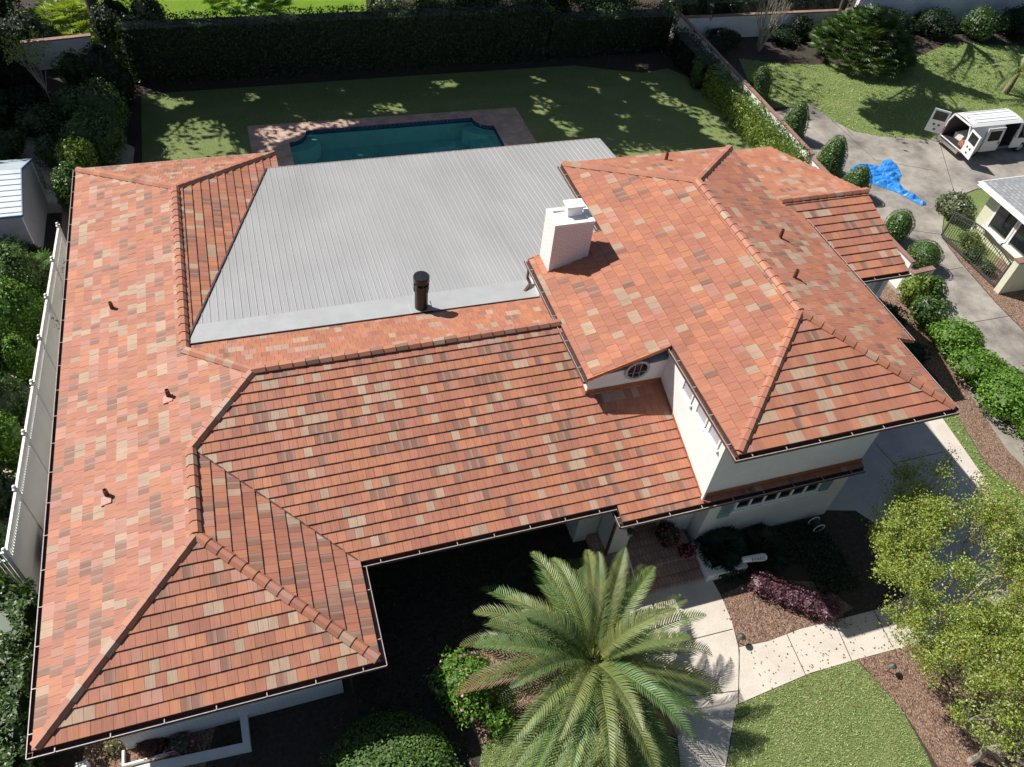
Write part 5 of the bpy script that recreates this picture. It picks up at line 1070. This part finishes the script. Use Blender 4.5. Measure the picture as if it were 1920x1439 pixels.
# cab and nose
c0 = arc_sec(4.6, 0, VH - .03); c1 = [(5.25, .02, .45), (5.25, .02, 1.1), (5.25, .10, 1.3), (5.25, .25, 1.36), (5.25, .42, 1.4), (5.25, VW / 2, 1.42), (5.25, VW - .42, 1.4), (5.25, VW - .25, 1.36), (5.25, VW - .1, 1.3), (5.25, VW - .02, 1.1), (5.25, VW - .02, .45)]
c2 = [(VL, p[1] * .86 + .16, min(p[2], 1.12 if p[2] > .5 else .5)) for p in c1]
for a, b in ((c1, c2),):
    for j in range(10): mb.face([a[j], b[j], b[j + 1], a[j + 1]])
for j in (0, 9): mb.face([c0[j], c1[j], c1[j + 1], c0[j + 1]])
mb.face(c2[::-1]); mb.face([(0, .0, .46), (VL - .1, .1, .46), (VL - .1, VW - .1, .46), (0, VW, .46)])
# pillars of the cab
mb.beam((4.6, .2, VH - .14), (5.25, .1, 1.33), .07, .07); mb.beam((4.6, VW - .2, VH - .14), (5.25, VW - .1, 1.33), .07, .07)
body = mb.build('body', VP, van)
mb = MB(); mb.box((.05, .1, .62), (4.5, VW - .1, .66)); mb.box((4.2, .1, .66), (4.26, VW - .1, 2.2)); mb.build('cargo_floor', M['tread'], van)
ins = MB(); ins.face([(.06, VW - .06, .6), (4.2, VW - .06, .6), (4.2, VW - .25, 2.25), (.06, VW - .25, 2.25)]); ins.build('inner_lining', M['iron'], van)
fr = MB()
for A, B in (((-.01, .05, .5), (-.01, .1, 1.7)), ((-.01, .1, 1.7), (-.01, .35, 2.35)), ((-.01, .35, 2.35), (-.01, VW - .35, 2.35)), ((-.01, VW - .35, 2.35), (-.01, VW - .1, 1.7)), ((-.01, VW - .1, 1.7), (-.01, VW - .05, .5)), ((-.01, .05, .55), (-.01, VW - .05, .55))): fr.beam(A, B, .09, .09)
fr.build('rear_frame', VP, van)
gl = MB(); gl.face([c0[3], c0[7], (5.22, VW - .2, 1.42), (5.22, .2, 1.42)]); gl.build('windscreen', M['glass'], van)
gl = MB(); gl.face([(4.3, .02, 1.25), (5.12, .02, 1.25), (4.72, .16, 2.1), (4.3, .16, 2.1)]); gl.build('cab_window', M['glass'], van)
cd_ = MB(); cd_.beam((4.27, -.012, .55), (4.27, .10, 1.9), .05, .03); cd_.face([(4.2, -.005, .5), (5.24, -.0, .5), (5.24, -.0, 1.22), (4.2, -.005, 1.22)]); cd_.beam((4.5, -.03, 1.0), (4.7, -.03, 1.0), .03, .03); cd_.build('cab_door', VP, van)
sd = MB(); sd.box((1.45, -.14, .5), (2.95, -.08, 1.15)); sd.hexa([(1.45, -.14, 1.15), (2.95, -.14, 1.15), (2.95, -.08, 1.15), (1.45, -.08, 1.15), (1.45, -.0, 2.2), (2.95, -.0, 2.2), (2.95, .06, 2.2), (1.45, .06, 2.2)]); sdo = sd.build('sliding_door', VP, van)
g2 = MB(); g2.face([(1.68, -.135, 1.3), (2.72, -.135, 1.3), (2.72, -.03, 2.0), (1.68, -.03, 2.0)]); g2.build('door_window', M['glass'], sdo); g2 = MB(); g2.box((2.75, -.17, 1.0), (2.85, -.141, 1.2)); g2.build('handle', M['blackmetal'], sdo)
op = MB(); op.box((3.0, .25, .66), (4.19, .30, 2.2)); op.build('doorway_shadow_panel', M['tread'], van) if False else None
# rear doors: far one swung straight back, near one swung back too
for nm, y0, ang in (('rear_door', VW - .05, math.radians(132)), ('rear_door', .05, math.radians(-170))):
    dm = MB(); w_ = 1.12; s = -1 if y0 > 1 else 1
    Rm = Matrix.Rotation(ang if s < 0 else ang, 4, 'Z')
    def T_(p): q = Matrix.Rotation(-ang, 4, 'Z') @ Vector((p[0], p[1], p[2])); return (q.x - .05, q.y + y0, q.z)
    def bx(mb, y_0, y_1, z_0, z_1, x0, x1): mb.hexa([T_(p) for p in ((x0, y_0, z_0), (x1, y_0, z_0), (x1, y_1, z_1 * 0 + z_0), (x0, y_1, z_0), (x0, y_0, z_1), (x1, y_0, z_1), (x1, y_1, z_1), (x0, y_1, z_1))])
    ys = sorted((0, s * w_)); bx(dm, ys[0], ys[1], .6, 1.5, -.04, .03); bx(dm, ys[0], ys[1], 2.18, 2.3, -.04, .03); bx(dm, ys[0], ys[0] + .12, 1.5, 2.18, -.04, .03); bx(dm, ys[1] - .12, ys[1], 1.5, 2.18, -.04, .03); dd = dm.build(nm, VP, van)
    gm = MB(); bx(gm, ys[0] + .12, ys[1] - .12, 1.5, 2.18, -.01, .0); gm.build('door_window', M['glass'], dd)
    hm = MB()
    for q, z in ((.35, 1.2), (.65, 1.2), (.5, .85)): bx(hm, ys[0] + w_ * q - .08, ys[0] + w_ * q + .08, z - .07, z + .07, .031 if s > 0 else .031, .045); 
    for q, z in ((.35, 1.2), (.65, 1.2), (.5, .85)): bx(hm, ys[0] + w_ * q - .08, ys[0] + w_ * q + .08, z - .07, z + .07, -.055, -.041)
    hm.build('door_pocket', M['iron'], dd)
bm_ = MB(); bm_.box((-.32, .05, .38), (-.06, VW - .05, .58)); bm_.build('rear_bumper', M['chrome'], van); bm_ = MB(); bm_.box((VL - .1, .15, .35), (VL + .1, VW - .15, .6)); bm_.build('front_bumper', M['chrome'], van)
for x, y in ((1.2, .16), (5.4, .16), (1.2, VW - .16), (5.4, VW - .16)):
    wm = MB(); wm.tube([(x, y - .13, .39), (x, y + .13, .39)], .39, 24); wh = wm.build('wheel', M['tread'], van); wm = MB(); o_ = -.135 if y < 1 else .135; wm.tube([(x, y + o_, .39), (x, y + o_ * .9, .39)], .23, 16); wm.build('hub', M['steel'], wh)
    am = MB(); am.tube([(x, y - .15 if y < 1 else y + .15, .45), (x, y, .45)], .50, 24); am.build('wheel_arch', M['tread'], van) if False else None
mm = MB(); mm.box((4.95, -.3, 1.3), (5.05, -.05, 1.55)); mm.build('mirror', M['blackmetal'], van)
for yy in (.01, VW - .13): tlm = MB(); tlm.box((-.075, yy, .75), (-.04, yy + .12, 1.25)); tlm.build('tail_light', plain('red_lens', (.35, .02, .02), .25), van)
rbm = MB()
for q in range(5): rbm.box((.5, .5 + q * .33, VH + .0), (4.3, .54 + q * .33, VH + .055 + (.012 if q in (1, 2, 3) else -.01)))
rbm.build('roof_ribs', VP, van)
lt = MB(); lt.box((.3, VW / 2 - .12, VH + .03), (.38, VW / 2 + .12, VH + .07)); lt.build('roof_light', M['terracotta'], van)
def simple(name, label, cat, loc, items, rz=0):
    t = thing(name, label, cat, loc, rz)
    for nm, mb, mt in items: mb.build(nm, mt, t)
    return t
b1 = MB(); b1.box((0, 0, 0), (1.5, .7, .35)); b2 = MB(); b2.box((-.02, -.02, .351), (1.52, .72, .37)); simple('carton', 'long white carton lying in the open back of the van', 'box', (56.6, 27.9, .67), [('box', b1, M['vinyl']), ('lid', b2, M['vinyl'])], .1)
b1 = MB(); b1.box((0, 0, 0), (.7, .5, .3)); b2 = MB(); b2.beam((.1, .25, .34), (.6, .25, .34), .04, .04); simple('tool_crate', 'brown tool crate just inside the open back of the van', 'crate', (56.15, 27.15, .67), [('crate', b1, M['terracotta']), ('handle', b2, M['iron'])])

# ================================================================== TARP
tp = [G(*p) for p in ((1594, 315), (1610, 307), (1632, 309), (1650, 312), (1654, 302), (1668, 298), (1684, 312), (1691, 330), (1686, 345), (1697, 356), (1736, 380), (1737, 386), (1729, 387), (1680, 362), (1640, 348), (1618, 340), (1597, 335))]
mb = MB(); n_ = 90; xs = [p[0] for p in tp]; ys = [p[1] for p in tp]
def inside(x, y):
    c = False
    for i in range(len(tp)):
        a, b = tp[i], tp[i - 1]
        if (a[1] > y) != (b[1] > y) and x < (b[0] - a[0]) * (y - a[1]) / (b[1] - a[1]) + a[0]: c = not c
    return c
def dist(x, y):
    m = 9
    for i in range(len(tp)):
        a, b = Vector((*tp[i], 0)), Vector((*tp[i - 1], 0)); p = Vector((x, y, 0)); t = max(0, min(1, (p - a).dot(b - a) / (b - a).length_squared)); m = min(m, (p - a.lerp(b, t)).length)
    return m
from mathutils import noise as mn
def tz(x, y):
    e = min(1, dist(x, y) / .25); f = abs(mn.noise(Vector((x * .9 + 3, y * 1.9, 0)))) + .5 * abs(mn.noise(Vector((x * 1.6 + y, y * 2.4 - x, 1)))) + .16 * abs(mn.noise(Vector((x * 5, y * 5, 2)))); return .02 + e * (.015 + .30 * f)
gx = np.linspace(min(xs), max(xs), n_); gy = np.linspace(min(ys), max(ys), n_)
Z = {}
for i in range(n_):
    for j in range(n_):
        if inside(gx[i], gy[j]): Z[i, j] = tz(gx[i], gy[j])
for (i, j), z in Z.items():
    if all(k in Z for k in ((i + 1, j), (i, j + 1), (i + 1, j + 1))):
        mb.face([(gx[i] - 49, gy[j] - 25, Z[i, j]), (gx[i + 1] - 49, gy[j] - 25, Z[i + 1, j]), (gx[i + 1] - 49, gy[j + 1] - 25, Z[i + 1, j + 1]), (gx[i] - 49, gy[j + 1] - 25, Z[i, j + 1])], 0)
for (i, j) in list(Z):  # hem down to the ground
    for (di, dj) in ((1, 0), (0, 1)):
        a, b = (i, j), (i + di, j + dj)
        if b in Z:
            o1 = (i + (1 if dj else 0), j + (1 if di else 0)); o2 = (i - (1 if dj else 0), j - (1 if di else 0)); o1b = (o1[0] + di, o1[1] + dj); o2b = (o2[0] + di, o2[1] + dj)
            if not (o1 in Z and o1b in Z) or not (o2 in Z and o2b in Z):
                mb.face([(gx[a[0]] - 49, gy[a[1]] - 25, 0.012), (gx[b[0]] - 49, gy[b[1]] - 25, 0.012), (gx[b[0]] - 49, gy[b[1]] - 25, Z[b]), (gx[a[0]] - 49, gy[a[1]] - 25, Z[a])])
o = mb.build('tarp', plain('blue_tarp', (.035, .24, .66), .42, noise=(3, .18), bump=.6, bscale=5), loc=(49, 25, 0)); tag(o, 'crumpled bright blue tarp spread on the concrete driveway', 'tarp')

# ================================================================== NEIGHBOURING BUILDING, GATE
nh = thing('neighbour_house', 'cream building corner with grey shingle roof and white-framed window at the right picture edge', 'house', (55, 17, 0))
def nb(name, mb, mats, par=None): mb.v = [(v[0] - 55, v[1] - 17, v[2]) for v in mb.v]; return mb.build(name, mats, par or nh)
mb = MB(); mb.box((50.95, 8, 0), (62, 19.5, 3.05)); nb('wall', mb, M['cream'])
mb = MB(); A = [(50.45, 7.5), (62.5, 7.5), (62.5, 20.2), (50.45, 20.2)]; zr = lambda x, y: 3.2 + .32 * min(x - 50.45, 20.2 - y, 62.5 - x, y - 7.5)
def q3(x, y): return (x, y, zr(x, y))
mb.face([q3(50.45, 7.5), q3(56.47, 13.52), q3(56.47, 14.18), q3(50.45, 20.2)][::-1]); mb.face([q3(50.45, 20.2), q3(56.47, 14.18), q3(62.5, 20.2)][::-1]); mb.face([q3(62.5, 20.2), q3(56.47, 14.18), q3(56.47, 13.52), q3(62.5, 7.5)][::-1]); mb.face([q3(62.5, 7.5), q3(56.47, 13.52), q3(50.45, 7.5)][::-1]); nr = nb('roof', mb, M['shingle'])
mb = MB()
for a, b in zip(A, A[1:] + A[:1]): mb.beam((*a, 3.12), (*b, 3.12), .06, .17)
for a, b in zip(A, A[1:] + A[:1]): mb.beam((a[0] - .0, a[1], 3.0), (b[0], b[1], 3.0), .5, .03)
nb('fascia', mb, M['white'], nr)
for y0, y1 in ((17.0, 18.5), (15.2, 16.7)):
    mb = MB(); mb.box((50.9, y0, 1.1), (50.945, y1, 2.7)); wdw = nb('window', mb, M['glass']); mb = MB()
    for yy in (y0 - .12, y1 - .0): mb.box((50.85, yy, 1.0), (50.898, yy + .12, 2.8))
    mb.box((50.852, y0 - .12, 2.68), (50.896, y1 + .12, 2.82)); nb('frame', mb, M['white'], wdw); mb = MB(); mb.box((50.6, y0 - .2, .86), (50.94, y1 + .2, .998)); nb('sill', mb, M['white'], wdw)
capped_wall('pillar_wall', 'cream wall end with brick coping that holds the iron gate', (48.35, 14.0), (51.2, 14.0), 2.25, .38, 'cream')
gt = thing('driveway_gate', 'dark iron driveway gate with an arched top standing open along the drive', 'gate', (48.5, 16.8, 0)); mb = MB(); L_ = 2.45
def gz(y): return 1.85 + .42 * math.sin(PI * (y + L_) / (2 * L_)) ** 1.3
mb.beam((0, -L_, .12), (0, -L_, gz(-L_)), .09, .09); mb.beam((0, L_, .12), (0, L_, gz(L_)), .09, .09); mb.beam((0, -L_, .15), (0, L_, .15), .09, .12); n_ = 18
for i in range(n_):
    a, b = -L_ + 2 * L_ * i / n_, -L_ + 2 * L_ * (i + 1) / n_; mb.beam((0, a, gz(a)), (0, b, gz(b)), .06, .06); mb.beam((0, a, gz(a) - .28), (0, b, gz(b) - .28), .03, .03)
mb.build('gate_rim', M['iron'], gt); mb = MB()
for i in range(1, 30): y = -L_ + 2 * L_ * i / 30; mb.beam((0, y, .2), (0, y, gz(y) - .03), .028, .028)
mb.build('bars', M['iron'], gt); mb = MB()
for y in (-1.6, -.8, 0, .8, 1.6): mb.tube([(0, y + .12 * math.cos(q * PI / 5), gz(y) - .15 + .1 * math.sin(q * PI / 5)) for q in range(11)], .015, 5)
mb.build('scrolls', M['iron'], gt); mb = MB(); mb.box((-.03, -L_ - .09, .3), (.1, -L_ - .05, 1.95)); mb.build('latch_plate', M['blackmetal'], gt)

# ================================================================== SMALL THINGS IN FRONT
# low white planter kerb at the street-side corner
kb = MB(); kb.prism(ccw([G(*q, .3) for q in ((449, 1342), (463, 1338), (470, 1404), (300, 1441), (235, 1456), (232, 1444), (296, 1427), (455, 1393))]), 0, .3, 0); tthing('planter_kerb', 'low white L-shaped planter edge below the front-left wall', 'kerb', [('edge', kb, M['white'])])
kb = MB(); kb.box((.05, -2.6, 0), (.38, .75, .45)); tthing('planter_kerb', 'short bright white wall end at the lower left roof corner', 'kerb', [('edge', kb, M['white'])])
kb = MB(); kb.box((1.35, .35, 0), (1.42, .85, .2)); kb.box((1.42, .35, 0), (3.0, .41, .2)); tthing('window_well', 'thin white metal window-well edge against the front-left wall', 'window well', [('edge', kb, M['white'])])
def path_light(x, y, label):
    t = thing('path_light', label, 'garden light', (x, y, 0), 0, 'garden path lights'); mb = MB(); mb.tube([(0, 0, 0), (0, 0, .5)], .02, 6); mb.build('stake', M['iron'], t); mb = MB(); mb.lathe([(.14, .50), (.15, .52), (.08, .58), (.02, .62), (0, .62)], n=16); mb.lathe([(.05, .42), (.06, .50)], n=10); mb.build('shade', M['iron'], t)
path_light(*G(1383, 1205), 'small dark path light in the mulch beside the curved front walk'); path_light(*G(1663, 1259), 'small dark path light in the bed corner where the front lawn meets the tree')
# white sign tube on a short stand
ta, tb_ = Vector((*G(1392, 1050, .95), .95)), Vector((*G(1438, 1044, 1.05), 1.05)); tm = (ta + tb_) / 2
tu = thing('sign_tube', 'white rounded tube with dark letters above the dark bed right of the steps', 'sign', (tm.x, tm.y, 0)); a, b = ta - Vector((tm.x, tm.y, 0)), tb_ - Vector((tm.x, tm.y, 0)); d = (b - a).normalized()
mb = MB(); mb.tube([a, a + d * .01, a + d * .5, b - d * .15, b - d * .05, b], [.06, .12, .14, .16, .13, .05], 16); mb.build('tube', M['vinyl'], tu, smooth=True); mb = MB(); mb.tube([(0, 0, 0), (0, 0, .9)], .018, 6); mb.build('stake', M['iron'], tu)
fc = bpy.data.curves.new('lettering', 'FONT'); fc.body = 'EVANS'; fc.size = .19; fc.extrude = .002; tmpo = bpy.data.objects.new('lettering', fc); COL.objects.link(tmpo)
bpy.context.view_layer.update(); dg = bpy.context.evaluated_depsgraph_get(); lm = bpy.data.meshes.new_from_object(tmpo.evaluated_get(dg)); bpy.data.objects.remove(tmpo)
lo = bpy.data.objects.new('lettering', lm); COL.objects.link(lo); lm.materials.clear(); lm.materials.append(M['iron']); lo.parent = tu
up = Vector((-.2, -.62, .75)); yv = (up - d * up.dot(d)).normalized(); nv = d.cross(yv); R_ = Matrix((d, Vector((.2, .62, .75)).normalized(), nv)).transposed()
yy_ = Vector(CU); yy_ = (yy_ - d * yy_.dot(d)).normalized(); nn_ = d.cross(yy_).normalized(); R_ = Matrix((d, yy_, nn_)).transposed().to_4x4(); R_.translation = a + d * .32 + nn_ * .155 - yy_ * .07; lo.matrix_local = R_
# terracotta pots with pink flowers on the steps
for i, (x, y, z, r, h, lab) in enumerate(((21.9, 3.45, .401, .55, 1.1, 'dark leafy pot plant with crimson blooms beside the front door'), (22.5, 2.7, .27, .35, .6, 'smaller pot plant with crimson blooms on the right side of the steps'))):
    s_ = shrub(x, y, r, h, lab, cat='pot plant', name='pot_plant', pal='dark', leaf=.12, dens=110, flowers=((.55, .03, .12), 70, .11), z=z); mb = MB(); mb.lathe([(.0, .0), (.16, .0), (.24, .32), (.26, .34), (.22, .35)], n=18); mb.build('pot', M['terracotta'], s_)
# mailbox-like stone figure and hose reel
hs = thing('hose_reel', 'garden hose reel with white wheels at the right foot of the front wall', 'hose reel', (28.7, 2.55, 0)); mb = MB()
for s in (-1, 1): mb.tube([(.25 * math.cos(q * PI / 8), s * .2, .32 + .25 * math.sin(q * PI / 8)) for q in range(17)], .025, 5)
mb.build('wheels', M['vinyl'], hs); mb = MB()
for k in range(6): mb.tube([(.17 * math.cos(q * PI / 8), -.15 + k * .06, .32 + .17 * math.sin(q * PI / 8)) for q in range(17)], .03, 5)
mb.tube([(0, -.2, .32), (0, .2, .32)], .03, 6); mb.build('hose', plain('hose_green', (.02, .05, .03), .5), hs)
# low ground cover in the dark front beds
n = 16000; P = np.stack([rng.uniform(8.8, 20.5, n), rng.uniform(-4.5, 6.8, n), rng.uniform(.03, .16, n)], 1); k = (P[:, 0] < 12.2) | (P[:, 1] > .9) ; P = P[k & ((P[:, 0] < 18.4) | (P[:, 1] < 1.2))]
P = P[~((P[:, 0] > 18.5) & (P[:, 1] < 1.6))]
P2 = np.stack([rng.uniform(23.6, 29.2, 9000), rng.uniform(-.4, 3.0, 9000), rng.uniform(.03, .2, 9000)], 1); P2 = P2[(P2[:, 1] > 1.2) | (P2[:, 0] > 27.2)]
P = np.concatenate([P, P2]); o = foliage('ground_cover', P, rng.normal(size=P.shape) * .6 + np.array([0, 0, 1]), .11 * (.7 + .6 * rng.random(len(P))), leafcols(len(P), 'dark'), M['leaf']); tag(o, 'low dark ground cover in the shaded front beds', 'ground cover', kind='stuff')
# grass tufts that catch the light on the lawns
def tufts(poly_rects, n, h, pal, name, label):
    Ps = []
    for x0, y0, x1, y1 in poly_rects: m = int(n * (x1 - x0) * (y1 - y0)); Ps.append(np.stack([rng.uniform(x0, x1, m), rng.uniform(y0, y1, m), np.full(m, h * .4)], 1))
    P = np.concatenate(Ps); return P
def blades(names, n, h, cols, label):
    Ps = []
    for nm in names:
        me = bpy.data.objects[nm].data; co = [Vector(v.co) for v in me.vertices]
        for p in me.polygons:
            a, b, c = [co[i] for i in p.vertices][:3]; m = int(p.area * n); r1 = np.sqrt(rng.random(m))[:, None]; r2 = rng.random(m)[:, None]; Ps.append(np.array(a) * (1 - r1) + np.array(b) * (r1 * (1 - r2)) + np.array(c) * (r1 * r2))
    P = np.concatenate(Ps); P[:, 2] += h * .35; Nn = rng.normal(size=P.shape) * np.array([1, 1, .5]) + np.array([0, 0, .9])
    o = foliage('grass_blades', P, Nn, h * (.7 + .8 * rng.random(len(P))), cols(len(P)), M['leaf'], asp=.22); tag(o, label, 'grass', kind='stuff')
def gcol(n): t = rng.random((n, 1)); c = np.array([.22, .29, .09]) * (1 - t) + np.array([.50, .57, .26]) * t; d = rng.random(n) < .06; c[d] = (.45, .38, .20); return c
blades(['front_lawn', 'lower_lawn'], 620, .078, gcol, 'short mown grass of the front lawn'); blades(['side_lawn', 'grass_strip'], 110, .13, lambda n: gcol(n) * np.array([.62, .74, .55]) + np.array([.06, .07, .02]), 'mown grass of the side lawn and the strip by the driveway')
# fallen leaves on walk and roof
n = 500; P = np.stack([rng.uniform(23, 31, n), rng.uniform(-4.6, .2, n), np.full(n, .03)], 1); o = foliage('fallen_leaves', P, rng.normal(size=P.shape) * .2 + np.array([0, 0, 1]), .06 + .05 * rng.random(n), leafcols(n, 'red') * 1.3, M['leaf']); tag(o, 'brown fallen leaves scattered around the sidewalk', 'leaf litter', kind='stuff')
print('faces', sum(len(m.polygons) for m in bpy.data.meshes))
